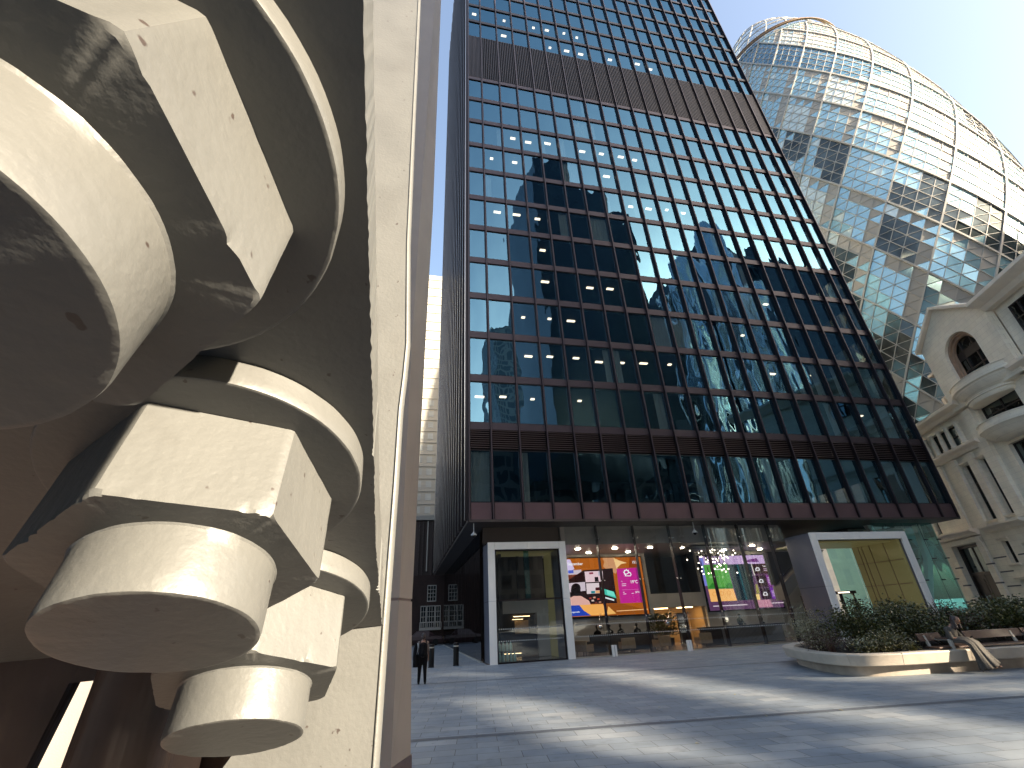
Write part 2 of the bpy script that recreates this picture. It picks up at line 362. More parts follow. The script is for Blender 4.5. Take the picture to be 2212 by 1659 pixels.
# ================================================================== foreground: bolted steel joint
NN = Vector((-0.03978861, 0.3717466, 0.92748118)); UU = Vector((-NN.y, NN.x, 0)).normalized(); WW = NN.cross(UU)
BP = [Vector((-0.15816453, 0.18502384, 2.27015429)), Vector((-0.1551377, 0.41079984, 2.17979016)), Vector((-0.15380172, 0.63198537, 2.09119342))]
RW, TW, RN, TN, TS, RS = .11285, .0237, .09178, .07327, .0426, .06
ROT = (2.2629132, 1.24295247, 1.68958986)
node = thing('steel_joint', 'huge off-white painted steel joint with three big bolts, filling the left of the view', 'steel joint', (-.15, .75, 0))
def plate_z(x, y): return BP[1].z - (NN.x*(x-BP[1].x) + NN.y*(y-BP[1].y))/NN.z
def wob(p, amp, fr): return (noise.noise(p*fr))*amp
# slanted underside plate, right edge left rough by the paint
edge = []
for i in range(481):
    y = .01 + (.744-.01)*i/480
    j = wob(Vector((0, y, 3)), .0007, 34) + wob(Vector((0, y, 9)), .0010, 150)
    k = wob(Vector((4, y, 9)), 1, 21)
    if k > .40: j -= (k-.40)*.022*(.5+.5*math.sin(y*900))
    edge.append(Vector((-.0335 + .006*max(0, (y-.55)/.2) + j, y, 0)))
poly = [Vector((-1.5, .01, 0))] + edge + [Vector((-1.5, .744, 0))]
for p in poly: p.z = plate_z(p.x, p.y)
MB().prism(poly, NN*.07).build('bolt_plate', M['paint'], node, fix=True)
# upright plate behind, with a slightly bowed rounded right edge
prof = [(.05, -.018), (.8, -.018), (1.4, -.018), (1.83, -.018), (2.05, -.0185), (2.249, -.018), (2.384, -.019), (2.45, -.016), (2.52, -.0145), (2.62, -.020), (2.77, -.028), (3.2, -.039), (3.79, -.053), (5.0, -.085), (6.6, -.13)]
left = [(6.6, -1.5), (2.10, -1.5), (2.10, -.155), (1.95, -.172), (1.90, -.205), (1.80, -.275), (1.5, -.42), (.05, -.42)]
def wplate(y0, y1, dx):
    pts = [Vector((x-dx, y0, z)) for z, x in prof] + [Vector((x, y0, z)) for z, x in left]
    return pts
w = MB(); w.prism(wplate(.746, .80, .0085), (0, .054, 0))
w.build('web_plate', M['paint'], node, fix=True)
e_ = MB(); rr_ = []
for z, x in prof:
    ring = []
    for k in range(9):
        a = -math.pi/2 + math.pi/2*k/8
        ring.append((x-.0085 + .0085*math.cos(a), .757 + .0128*math.sin(a), z))
    ring += [(x-.003, .80, z), (x-.0085, .80, z), (x-.0088, .757, z)]
    rr_.append(ring)
e_.rings(rr_)
e_.build('edge_weld', M['paint'], node, smooth=True, fix=True)
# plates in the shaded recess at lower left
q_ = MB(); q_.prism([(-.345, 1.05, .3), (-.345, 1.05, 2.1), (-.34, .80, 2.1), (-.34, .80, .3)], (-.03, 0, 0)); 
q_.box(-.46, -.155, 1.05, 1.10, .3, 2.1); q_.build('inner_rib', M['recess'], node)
MB().box(-1.4, -.032, -.02, .735, .05, 1.50).build('lower_casing', M['paint_col'], node, bevel=.01)  # unseen box added under the bolts to block and bounce light
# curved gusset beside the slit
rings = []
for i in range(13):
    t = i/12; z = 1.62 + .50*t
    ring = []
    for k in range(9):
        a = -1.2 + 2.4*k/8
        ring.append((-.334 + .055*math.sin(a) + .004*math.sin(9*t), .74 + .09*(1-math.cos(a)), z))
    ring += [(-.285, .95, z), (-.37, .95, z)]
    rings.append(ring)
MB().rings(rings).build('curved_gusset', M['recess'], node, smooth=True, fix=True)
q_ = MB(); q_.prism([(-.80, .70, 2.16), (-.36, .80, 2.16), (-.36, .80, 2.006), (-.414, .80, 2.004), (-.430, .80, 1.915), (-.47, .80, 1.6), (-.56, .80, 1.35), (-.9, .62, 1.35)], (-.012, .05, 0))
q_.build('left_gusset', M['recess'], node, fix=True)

def bolt_frame(P): return lambda r, a, h: P + UU*(r*math.cos(a)) + WW*(r*math.sin(a)) - NN*h
def lathe(P, prof, mats, name, parent, n=96, amp=.0003):
    F = bolt_frame(P); m = MB(); rings = []
    for r, h in prof:
        ring = []
        for k in range(n):
            p = F(r, 2*math.pi*k/n, h); p = p + (p-P).normalized()*(wob(p, amp, 60)+wob(p, amp*.6, 190)) if r > .01 else p
            ring.append(p)
        rings.append(ring)
    m.rings(rings); return m.build(name, mats, parent, smooth=True, fix=True)
def hexr(th, R, rot):
    a = (th-rot) % (math.pi/3) - math.pi/6
    r = R*math.cos(math.pi/6)/math.cos(a)
    return min(r, R*.992)
for i, P in enumerate(BP):
    bolt = bpy.data.objects.new('bolt', None); COL.objects.link(bolt); bolt.parent = node; bolt.empty_display_size = .05
    bolt.location = P-ORG[node.name]; ORG[bolt.name] = P.copy()
    lathe(P, [(RW-.001, 0), (RW, .0012)] + [(RW, TW*t) for t in (.3, .6, .9)] + [(RW-.0008, TW-.0004), (RW-.002, TW), (RW-.003, TW), (RW-.004, TW), (.08, TW), (.03, TW)], M['paint'], 'washer', bolt, amp=.0004)
    # hexagon nut with chamfered corners and chipped front edges
    F = bolt_frame(P); m = MB(); n = 180; rings = []; rc = RN*.965
    for lv in [0, .15, .3, .45, .6, .75, .88, .95, 1.0]:
        ring = []
        for k in range(n):
            th = 2*math.pi*k/n; r = hexr(th, RN, ROT[i]); h = TW + TN*lv
            h_rim = TW+TN - max(0, r-rc)*.75
            h = min(h, h_rim) if lv > .9 else h*1.0
            p = F(r, th, h)
            if lv > .8:
                c_ = .6*wob(p, 1, 45)+.9*wob(p, 1, 150)
                r2 = r - max(0, c_-.28)*.0050*(1 if lv > .93 else .15)
                p = F(r2, th, h)
            p = p + (p-P).normalized()*wob(p, .0004, 80)
            ring.append(p)
        rings.append(ring)
    rings.append([F(min(hexr(2*math.pi*k/n, RN, ROT[i])-.0022, rc), 2*math.pi*k/n, TW+TN) for k in range(n)])
    rings.append([F(.062, 2*math.pi*k/n, TW+TN+.0005) for k in range(n)])
    m.rings(rings)
    nut = m.build('nut', M['paint'], bolt, smooth=True, fix=True)
    es = nut.modifiers.new('es', 'EDGE_SPLIT'); es.split_angle = R_(24)
    s0 = TW+TN-.002; h1 = TW+TN+TS
    st = lathe(P, [(RS+.003, s0), (RS, s0+.004)] + [(RS, s0+.004+(TS-.006)*t) for t in (.25, .5, .75, 1)] + [(RS-.0007, h1-.0006), (RS-.0024, h1), (RS-.0035, h1), (RS-.0045, h1), (.04, h1), (.015, h1), (.0005, h1)], M['paint'], 'stud', bolt, amp=.0005)
    for o in (st,):
        x = o.modifiers.new('es', 'EDGE_SPLIT'); x.split_angle = R_(35)
for o in list(bpy.data.objects):
    if o.name.startswith('washer'):
        x = o.modifiers.new('es', 'EDGE_SPLIT'); x.split_angle = R_(35)

# tall column behind the joint
c_ = thing('steel_column', 'tall grey-beige steel column with a dark base, right behind the bolted joint', 'column', (-.3, 8.3, 0))
lev = [(.36, -.045, .225), (2.40, -.07, .137), (2.46, -.07, .137), (6.93, -.135, .145), (11.6, -.133, .175), (21, -.114, .115), (34, -.09, .05)]
def colring(z, x1, x2): return [(-1.5, 8.0, z), (x1, 8.0, z), (x2, 8.62, z), (x2-.4, 9.3, z), (-1.5, 9.3, z)]
MB().rings([colring(*l) for l in lev[0:2]]).build('lower_casing', M['paint_col'], c_, fix=True)
MB().rings([colring(2.40, -.09, .117), colring(2.44, -.09, .117)]).build('joint_groove', M['plinth'], c_, fix=True)
MB().rings([colring(2.44, -.07, .137)]+[colring(*l) for l in lev[3:]]).build('upper_casing', M['paint_col'], c_, fix=True)
b = MB().rings([colring(0, -.03, .26), colring(.36, -.03, .245)]); b.box(.09, .097, 8.1, 8.3, .02, .3, 1)
b.build('base_plinth', [M['plinth'], M['joint']], c_, fix=True)
# sunlit plate glimpsed through the slit of the joint
MB().box(-3.9, -2.55, 6.0, 6.3, 0, 2.1).build('rear_leg', M['paint_col'], node, bevel=.02)

# ================================================================== office tower
S_ = .971
TX = [3.41, 4.80] + [6.63 + 1.8415*i for i in range(18)] + [39.37]
FY = 26.6; BYK = 58.0; X0, X1 = TX[0], TX[-1]
SOF = 7.22; G0 = 8.25; G0T = 11.50; LV1 = 12.84; G1 = 13.31; PIT = 3.461; GH = 2.96
TOP = 118.0
tw = thing('office_tower', 'tall dark bronze office tower with blue mirror windows, louvre bands and a glazed lobby', 'office tower', (21.4, 26.6, 0))
# glass rows: (bottom, top)
ROWS = [(G0, G0T)] + [(G1+PIT*k, G1+PIT*k+GH) for k in range(11)]
VL0, VL1 = ROWS[-1][1]+.5, 59.06
z = VL1
while z+3.5 < TOP: ROWS.append((z+.0, z+3.05)); z += 3.5
NB = len(TX)-1
def pane_quad(m, i, z0, z1, y, amp):
    a, b = TX[i]+.07, TX[i+1]-.07
    j = [rnd.uniform(-amp, amp) for _ in range(3)]
    m.face([(a, y+j[0], z0), (b, y+j[1], z0), (b, y+j[1]+j[2], z1), (a, y+j[0]+j[2], z1)], 0)
def frame(m, i, z0, z1, y0, y1, t=.045):
    a, b = TX[i]+.055, TX[i+1]-.055
    for bx in ((a, a+t, z0, z1), (b-t, b, z0, z1), (a+t, b-t, z0, z0+t), (a+t, b-t, z1-t, z1)): m.box(bx[0], bx[1], y0, y1, bx[2], bx[3], 1)
cnt = 0; up = MB()
for k, (z0, z1) in enumerate(ROWS):
    for i in range(NB):
        single = k < 4 or (k == 4 and i < 100-4*NB)
        m = MB() if single else up
        frame(m, i, z0, z1, FY+.065, FY+.13); pane_quad(m, i, z0+.04, z1-.04, FY+.115, .0045)
        if single: m.build('window', [M['pane'], M['bronze_dark']], tw)
# side and rear glazing
def side_x(m, x, zt, ys):
    for a, b in zip(ys[:-1], ys[1:]):
        for z0, z1 in ROWS: m.face([(x, a, z0), (x, b, z0), (x, b, z1), (x, a, z1)], 0)
ys = [FY+.2+ (BYK-FY-.2)*i/17 for i in range(18)]
side_x(up, X0+.12, TOP, ys); side_x(up, X1-.12, TOP, ys)
tag(up.build('upper_window', [M['pane'], M['bronze_dark']], tw), kind='stuff')
# mullions
for x in TX:
    m = MB(); m.box(x-.055, x+.055, FY-.14, FY+.14, SOF+.02, TOP); m.box(x-.05, x+.025, FY-.17, FY-.14, SOF+.02, TOP, 1)
    m.build('mullion', [M['bronze_dark'], M['bronze']], tw)
# side fins
for x, sx in ((X0, -1), (X1, 1)):
    for y in ys:
        m = MB(); m.box(min(x, x-sx*.12, x+sx*.24), max(x-sx*.12, x+sx*.24), y-.06, y+.06, SOF+.02, TOP); m.box(min(x+sx*.24, x+sx*.27), max(x+sx*.24, x+sx*.27), y-.03, y+.03, SOF+.02, TOP, 1); m.build('side_fin', [M['bronze_dark'], M['steel']], tw)
# spandrels
sp = [(G0T, G0T+.0)]
def band(z0, z1, mt):
    m = MB()
    for i in range(NB): m.box(TX[i]+.055, TX[i+1]-.055, FY+.02, FY+.10, z0, z1)
    m.box(X0+.06, X0+.14, FY+.15, BYK, z0, z1); m.box(X1-.14, X1-.06, FY+.15, BYK, z0, z1)
    m.build('spandrel', mt, tw)
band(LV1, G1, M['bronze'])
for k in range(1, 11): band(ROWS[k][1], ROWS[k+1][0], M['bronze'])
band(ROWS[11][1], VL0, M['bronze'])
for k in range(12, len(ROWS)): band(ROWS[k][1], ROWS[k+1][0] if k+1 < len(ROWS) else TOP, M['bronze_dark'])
# fascia panels, louvres
for i in range(NB):
    a, b = TX[i]+.085, TX[i+1]-.085
    MB().box(a, b, FY-.03, FY+.06, SOF+.03, G0-.03).build('fascia_panel', M['fascia'], tw, bevel=.012)
    m = MB(); m.box(a, b, FY+.12, FY+.14, G0T, LV1, 1)
    for s in range(9):
        zc = G0T+.10+s*.143
        m.prism([(a, FY+.01, zc), (a, FY+.11, zc+.07), (a, FY+.11, zc+.085), (a, FY+.01, zc+.03)], (b-a, 0, 0))
    m.build('louvre_panel', [M['louvre_slat'], M['black']], tw)
    m = MB(); m.box(a, b, FY+.12, FY+.14, VL0, VL1-.06, 1); m.box(a, b, FY+.0, FY+.10, VL1-.06, VL1+.0)
    for s in range(9):
        xc = a+.06+s*(b-a-.12)/8; m.box(xc-.045, xc+.045, FY+.0, FY+.11, VL0, VL1-.06)
    m.build('upper_louvre', [M['bronze_dark'], M['black']], tw)
m = MB(); m.box(X0+.06, X0+.1, FY+.15, BYK, VL0, VL1); m.box(X1-.1, X1-.06, FY+.15, BYK, VL0, VL1); m.box(X0+.06, X0+.1, FY+.15, BYK, SOF+.03, G0); m.box(X1-.1, X1-.06, FY+.15, BYK, SOF+.03, G0); m.box(X0+.06, X0+.1, FY+.15, BYK, G0T, LV1); m.box(X1-.1, X1-.06, FY+.15, BYK, G0T, LV1)
m.build('side_panel', M['bronze_dark'], tw)
# soffit with panel joints, roof, core and floors
m = MB()
for i in range(10):
    a = X0+.1+(X1-X0-.2)*i/10; b = X0+.1+(X1-X0-.2)*(i+1)/10
    m.box(a+.006, b-.006, FY-.02, BYK, SOF-.10, SOF+.02)
m.box(X0, X1, FY-.16, FY-.025, SOF-.12, SOF+.015); m.box(X0-.1, X0+.09, FY-.02, BYK, SOF-.11, SOF+.015)
m.build('soffit', M['soffit'], tw)
m = MB(); m.box(X0, X1, FY+.15, BYK, TOP, TOP+.6); m.build('roof', M['bronze_dark'], tw)
m = MB()
for k, (z0, z1) in enumerate(ROWS): m.box(X0+.2, X1-.2, FY+.45, BYK-.3, z1+.02, z1+.30)
m.box(X0+.2, X1-.2, FY+.45, BYK-.3, SOF+.1, G0)
m.box(X0+6, X1-6, FY+7, BYK-6, G0, TOP-.2); m.box(X0+.3, X1-.3, BYK-.25, BYK-.1, SOF, TOP)
m.build('floor_plates', M['interior'], tw)
# ceiling lights seen through the glass
LITS = {1: [0, 1, 2, 4], 2: [2, 3, 4, 5, 6, 7, 8], 3: [1, 2, 3, 4], 4: [3, 4, 5, 6], 5: [3], 6: [1, 2, 3], 8: [1, 2, 5, 7], 9: [1, 2, 3, 4, 6, 7, 8, 9, 10], 7: [8, 9, 10, 11], 10: [3, 6], 12: [2, 5, 6, 7, 9, 10, 11, 12], 13: [0, 2, 4, 5, 6, 7]}
LITS[3] += [9, 12]; LITS[2] += [13, 15]; LITS[4] += [14]; LITS[1] += [17]
for k, bays in LITS.items():
    z0, z1 = ROWS[k]
    for i in bays:
        if rnd.random() < .12: continue
        xc = (TX[i]+TX[i+1])/2; el = (z1-2)/math.hypot(xc, FY); d = min(3.2, (1.15+rnd.uniform(-.12, .12))/(z1/FY))
        x_ = xc + d*xc/FY*1.0; y_ = FY+.3+d; x_ += rnd.uniform(-.22, .22); y_ += rnd.uniform(-.12, .12); w_ = rnd.choice((.14, .24, .30, .33))
        MB().box(x_-w_, x_+w_, y_-.10, y_+.10, z1-.10, z1-.02).build('ceiling_light', M['ceil_light'], tw)
# blinds and curtains behind some panes
for k, (z0, z1) in enumerate(ROWS[:12]):
    for i in range(NB):
        if rnd.random() < (.62 if k == 0 else .24):
            a, b = TX[i]+.1, TX[i+1]-.1
            if rnd.random() < .6:
                wd = rnd.uniform(.18, .45)*(b-a)
                if rnd.random() < .5: b = a+wd
                else: a = b-wd
            m = MB(); n = max(2, int((b-a)/.12))
            pts = [(a+(b-a)*t/n, FY+.30+(.03 if t % 2 else 0), z0+.05) for t in range(n+1)]
            for p, q in zip(pts[:-1], pts[1:]): m.face([p, q, (q[0], q[1], z1-.05), (p[0], p[1], z1-.05)])
            m.build('window_blind', M['blind'], tw)

# ------------------------------------------------------------------ lobby (part of the tower)
GY = 27.85; CE = 6.02
m = MB(); m.box(4.5, X1-.3, GY, BYK-1, .004, .03); m.build('lobby_floor', M['lobby_floor'], tw)
m = MB(); m.box(9.3, 25.2, GY+.35, GY+.6, CE, SOF-.12); m.box(9.3, 33, GY+.6, 39, CE, CE+.2); m.box(33, X1-1, GY+2.2, 39, SOF-.45, SOF-.15); m.build('bulkhead', M['bulkhead'], tw)
# back walls
m = MB(); m.box(9.3, 17.3, 33.15, 33.4, 0, CE); m.box(21.5, 33, 33.15, 33.4, 0, CE)
m.box(17.3, 21.5, 33.15, 33.35, 2.33, 3.25); m.build('lobby_wall', M['lobby_wall'], tw)
m = MB(); m.box(17.3, 21.5, 36, 36.2, 3.25, CE); m.box(17.1, 17.3, 33.4, 36, 3.25, CE); m.box(21.5, 21.7, 33.4, 36, 3.25, CE); m.box(17.3, 21.5, 33.4, 36, 3.2, 3.24); m.build('dark_mezzanine', M['dark_brown'], tw)
m = MB(); m.box(17.5, 21.3, 35.3, 35.4, .03, 2.32); m.box(17.3, 17.5, 33.4, 35.4, .03, 2.32); m.box(21.3, 21.5, 33.4, 35.4, .03, 2.32); m.box(17.3, 21.5, 33.36, 35.4, 2.32, 2.36)
m.build('warm_alcove', M['warm_wall'], tw)
m = MB(); m.box(18.55, 19.35, 35.2, 35.29, .03, 1.75); m.box(20.3, 20.9, 35.2, 35.29, .03, 1.95); m.build('alcove_door', M['dark_brown'], tw)
for xx in (18.2, 20.2): MB().box(xx-.5, xx+.5, 33.6, 34.1, 2.27, 2.31).build('warm_light', M['warm_light'], tw)
for x_, y_ in ((11, 30), (13.6, 30), (16.2, 30), (19, 30.5), (21.8, 30), (24.2, 30), (12.5, 32), (15.5, 32), (23.3, 32), (26.4, 32)):
    m = MB().tube([(x_, y_, CE-.05), (x_, y_, CE-.008)], .16, 12); m.build('downlight', M['lobby_light'], tw)
# glass wall
JX = [9.06, 11.58, 14.10, 16.62, 19.20, 21.75, 24.10, 25.09]
for a, b in zip(JX[:-1], JX[1:]):
    m = MB(); a2 = max(a, 9.45); m.face([(a2+.012, GY, .06), (b-.012, GY, .06), (b-.012, GY, SOF-.12), (a2+.012, GY, SOF-.12)])
    m.build('lobby_pane', M['lobby_glass'], tw)
    if b < 25:
        m = MB(); m.box(b-.022, b+.022, GY+.01, GY+.30, .05, SOF-.1)
        m.build('glass_fin', M['bronze_dark'], tw)
        m = MB()
        for zz in (5.7, 6.3, 3.9, 1.95):
            for dx in (-.11, .11): m.tube([(b+dx, GY-.045, zz), (b+dx, GY-.005, zz)], .04, 8)
        m.build('patch_fitting', M['steel'], tw)
for zz in (1.02, 1.60): MB().box(9.5, 25.0, GY-.012, GY-.006, zz, zz+.05).build('manifestation_strip', M['white_dot'], tw)
MB().box(9.3, 25.1, GY-.05, GY+.05, .0, .055).build('glass_shoe', M['castmetal'], tw)
# left return of the lobby
m = MB()
for i in range(11):
    a = 29.6+2.5*i; m.face([(4.44, a+.02, .06), (4.44, a+2.48, .06), (4.44, a+2.48, SOF-.11), (4.44, a+.02, SOF-.11)])
m.build('side_glazing', M['dark_glass'], tw)
MB().box(4.38, 4.5, 29.55, 57, 0, .06).build('side_kerb', M['castmetal'], tw)
m = MB(); m.box(5.6, 5.8, 29.8, 57, .03, SOF-.12); m.build('inner_side_wall', M['dark_brown'], tw)
# panel strip between portal 1 and soffit, dark
m = MB(); m.box(4.45, 9.28, GY+.5, GY+.6, 6.1, SOF-.12); m.build('portal_head', M['soffit'], tw)

# first portal
P1 = dict(x0=4.62, x1=9.36, z=6.15, t=.40)
def portal_frame(name, x0, x1, zt, t, y0, y1, jz, inner=True):
    m = MB(); g_ = .006
    def pc(a, b, c, d): m.box(a, b, y0, y0+.12, c, d, 0)
    pc(x0, x0+t, 0, jz-g_); pc(x0, x0+t, jz+g_, zt-t); pc(x1-t, x1, 0, jz-g_); pc(x1-t, x1, jz+g_, zt-t)
    xm = (x0+x1)/2; pc(x0, x0+t-g_, zt-t+g_, zt); pc(x0+t+g_, xm-g_, zt-t, zt); pc(xm+g_, x1-t-g_, zt-t, zt); pc(x1-t+g_, x1, zt-t+g_, zt)
    m.build(name, M['white_frame'], tw)
    m = MB(); m.box(x0+.01, x0+t-.01, y0+.10, y1, 0, zt-.02); m.box(x1-t+.01, x1-.01, y0+.10, y1, 0, zt-.02); m.box(x0+t-.01, x1-t+.01, y0+.10, y1, zt-t+.01, zt-.02)
    m.box(x0+.005, x0+.012, y0+.1, y1, jz-.01, jz+.01, 1)
    m.build('portal_reveal', [M['grey_metal'], M['joint']], tw)
portal_frame('portal_frame', P1['x0'], P1['x1'], P1['z'], P1['t'], 27.63, 29.55, 3.02)
ix0, ix1, izt = 5.02, 8.96, 5.75
m = MB()
for a, b, c, d in ((ix0, ix0+.09, 0, izt), (ix1-.09, ix1, 0, izt), (ix0+.09, ix1-.09, izt-.09, izt), (ix0+.09, ix1-.09, 3.0, 3.09), (ix0+.09, ix1-.09, 0, .07)): m.box(a, b, 27.78, 27.86, c, d)
m.build('portal_window_frame', M['bronze_dark'], tw)
m = MB(); m.face([(ix0+.05, 27.83, .05), (ix1-.05, 27.83, .05), (ix1-.05, 27.83, izt-.05), (ix0+.05, 27.83, izt-.05)]); m.build('portal_pane', M['lobby_glass'], tw)
m = MB(); m.box(8.98, 9.2, 27.9, 31.3, .03, 5.9); m.box(5.0, 9.0, 28.0, 31.3, 5.76, 5.9); m.build('olive_wall', M['olive'], tw)
m = MB(); m.box(5.0, 9.0, 31.0, 31.2, 2.4, 3.15); m.box(8.2, 8.95, 31.0, 31.2, .03, 2.4); m.build('inner_lintel', M['lobby_wall'], tw)
m = MB(); m.box(4.6, 9.28, 32.6, 32.8, .03, 5.95); m.box(7.05, 7.25, 31.1, 31.2, 3.15, 5.76); m.build('vestibule_back', M['dark_brown'], tw)
MB().box(6.9, 7.2, 28.3, 28.42, 3.1, 5.74).build('glass_rib', M['teal_glass'], tw)
for a, b, c, d, y_ in ((7.0, 8.1, 2.22, 2.25, 32.4), (6.9, 7.6, 2.06, 2.08, 32.3), (5.9, 7.3, .20, .22, 31.9)): MB().box(a, b, y_, y_+.03, c, d).build('strip_light', M['strip'], tw)
m = MB(); m.box(7.1, 8.0, 32.5, 32.58, 1.25, 2.0); m.build('lit_counter', M['warm_wall'], tw)
for zz in (1.02, 1.60): MB().box(5.15, 8.8, 27.80, 27.806, zz, zz+.05).build('manifestation_strip', M['white_dot'], tw)

# second portal: a deep box pushed out of the glass wall
portal_frame('portal_frame', 25.09, 32.70, 6.15, .45, 25.6, 27.84, 3.0)
m = MB(); m.box(32.05, 32.24, 25.85, 29.4, .03, 5.69); m.box(25.6, 32.05, 26.3, 29.4, 5.60, 5.70)
m.build('olive_wall', M['olive'], tw)
m = MB()
for y_ in (26.9, 28.0, 28.6, 28.9): m.box(32.03, 32.05, y_-.02, y_+.02, .03, 5.6)
for z_ in (1.55, 3.0, 4.45): m.box(32.03, 32.05, 25.9, 29.4, z_-.02, z_+.02)
m.build('olive_wall_joint', M['rail'], tw)
m = MB(); m.prism([(25.6, 29.9, 2.4), (25.6, 29.9, 3.3), (29.2, 29.9, 5.6), (30.1, 29.9, 5.6)], (0, .9, 0)); m.build('stair_soffit', M['bulkhead'], tw, fix=True)
m = MB(); m.prism([(25.6, 30.4, 3.4), (25.6, 30.4, 5.6), (28.9, 30.4, 5.6)], (0, .5, 0)); m.build('stair_side', M['dark_brown'], tw, fix=True)
m = MB()
for x_ in (27.2, 28.15, 28.25, 29.2, 29.3, 30.3): m.box(x_-.04, x_+.04, 28.9, 29.0, .03, 2.6)
m.box(26.9, 30.5, 28.85, 29.05, 2.6, 2.78); m.build('revolving_door', M['bronze_dark'], tw)
m = MB(); m.box(26.2, 27.15, 29.0, 29.2, .03, 2.6); m.build('door_side', M['dark_brown'], tw)
MB().box(29.0, 29.9, 28.80, 28.85, 2.66, 2.72).build('strip_light', M['ceil_light'], tw)

# glass corner right of the second portal
for a, b in ((32.75, 34.2), (34.2, 35.7), (35.7, 37.2), (37.2, 38.4)):
    m = MB(); m.face([(a+.01, GY, .05), (b-.01, GY, .05), (b-.01, GY, SOF-.12), (a+.01, GY, SOF-.12)]); m.build('corner_pane', M['teal_glass'], tw)
    m = MB()
    for zz in (1.7, 3.2, 4.6, 5.9): m.tube([(b-.14, GY-.05, zz), (b+.14, GY-.05, zz)], .035, 8)
    m.tube([(b, GY+.12, .05), (b, GY+.12, SOF-.12)], .025, 6); m.build('glass_bracket', M['bronze_dark'], tw)
for a in (27.9, 30.4, 32.9, 35.4):
    m = MB(); m.face([(38.4, a, .05), (38.4, a+2.48, .05), (38.4, a+2.48, SOF-.12), (38.4, a, SOF-.12)]); m.build('corner_pane', M['teal_glass'], tw)
m = MB()
for (xa, za), (xb, zb) in (((35.3, .0), (34.4, 5.0)), ((35.4, .0), (37.9, 4.6)), ((34.4, 5.0), (33.6, SOF)), ((37.9, 4.6), (38.2, SOF))):
    A = Vector((xa, GY+1.0, za)); B = Vector((xb, GY+1.0, zb)); d_ = (B-A).normalized(); m.obox((A+B)/2, d_, (0, 1, 0), d_.cross(Vector((0, 1, 0))), (B-A).length/2, .16, .22)
m.build('raking_strut', M['white_frame'], tw)

# ------------------------------------------------------------------ mirrored city blocks, with added blocks that shade or bounce light
def block(name, label, boxes, mt, loc, cat='building'):
    t = thing(name, label, cat, loc); m = MB()
    for b in boxes:
        if len(b) == 2: m.prism(b[0], (0, 0, b[1]))
        else: m.box(*b)
    m.build('wall', mt, t, fix=True); return t
# added shading wall: its cut gaps shape the sun patches on the plaza   (a = x + .167 y is constant along a sunbeam)
YB = -45.0; TA = .67/.744; TE = math.tan(SUN_EL)/.744
# gaps cut in it, given by the patches of plaza they let the sun reach: (y near, y far, x near, x far, half width)
GAPS = [(3.6, 11.5, -2.6, -9.0, 1.7), (5.0, 16.2, 4.75, 2.85, .58), (8.0, 22.5, 9.55, 8.0, .60), (4.2, 7.6, 9.9, 9.4, 1.6), (9.9, 10.8, 15.4, 15.3, 1.6), (13.2, 14.7, 15.3, 15.3, 2.3), (23.2, 24.2, 3.0, 3.0, .5)]
def wallpt(x, y):     # the point of the plane y = YB that shades the ground point (x, y)
    return Vector((x+TA*(y-YB), YB, TE*(y-YB)))
rows = sorted({-60.0, 47.0} | {g_[0] for g_ in GAPS} | {g_[1] for g_ in GAPS})
t = thing('plaza_shade_wall', 'dark wall added to shade the plaza, with gaps shaped for the sun patches, mirrored in the lowest windows of the bronze tower', 'building', (0, -50, 0)); m = MB()
for ya, yb in zip(rows[:-1], rows[1:]):
    if yb <= -45: continue
    ya = max(ya, -44.9)
    act = sorted([g_ for g_ in GAPS if g_[0] <= ya and g_[1] >= yb], key=lambda g_: g_[2])
    def cx(g_, y): return g_[2]+(g_[3]-g_[2])*(y-g_[0])/(g_[1]-g_[0])
    L = [(-75, -75)]; Rr = []
    for g_ in act: Rr.append((cx(g_, ya)-g_[4], cx(g_, yb)-g_[4])); L.append((cx(g_, ya)+g_[4], cx(g_, yb)+g_[4]))
    Rr.append((20.5, 20.5))
    for (la, lb), (ra, rb) in zip(L, Rr):
        m.prism([wallpt(la, ya), wallpt(ra, ya), wallpt(rb, yb), wallpt(lb, yb)], (SDIR.x*1.5, SDIR.y*1.5, SDIR.z*1.5))
m.build('wall', M['block_stone'], t, fix=True)
block('stepped_tower', 'tall dark stepped tower mirrored in the middle of the blue windows', [(23.5, 33, -40, -15, 26, 100), (33, 41, -40, -15.5, 26, 93), (41, 46.5, -40, -16, 26, 86), (25, 29, -36, -20, 100, 104), (45, 46, -39, -38, 0, 26), (45, 46, -18, -17, 0, 26)], M['tower_dark'], (34, -30, 0), 'office tower')
block('white_slab_block', 'white gridded block mirrored at the lower left corner of the tower', [(35, 45, -160, -130, 0, 130), (45, 54, -160, -130.4, 0, 146)], M['block_white'], (45, -145, 0))
block('bounce_block', 'pale block added behind the bronze tower to bounce sunlight onto the cream stone building', [(36, 72, 60.5, 80, 0, 74)], M['bounce_face'], (45, 70, 0))  # added to bounce sunlight onto the cream stone facade
block('left_office_block', 'grid-fronted office block far left, hidden behind the steel joint and column', [(-95, -22, 72, 100, 0, 48)], M['block_stone'], (-55, 85, 0))
block('facade_shade_slab', 'dark far slab added in line with the sun to shade the bronze tower facade', [(310, 330, -306, -300, 0, 240)], M['tower_dark'], (320, -303, 0), 'office tower')  # added to keep the sun off the right of the bronze facade
block('horizon_mask', 'row of distant blocks added to hide the bright horizon mirrored low in the windows', [(-150, 60, -440, -400, 0, 120), (65, 250, -440, -405, 0, 140), (255, 400, -440, -400, 0, 150), (345, 420, -235, -205, 0, 95), (425, 640, -330, -300, 0, 130)], M['tower_dark'], (380, -210, 0))  # added skyline that hides the bright horizon from the mirror windows
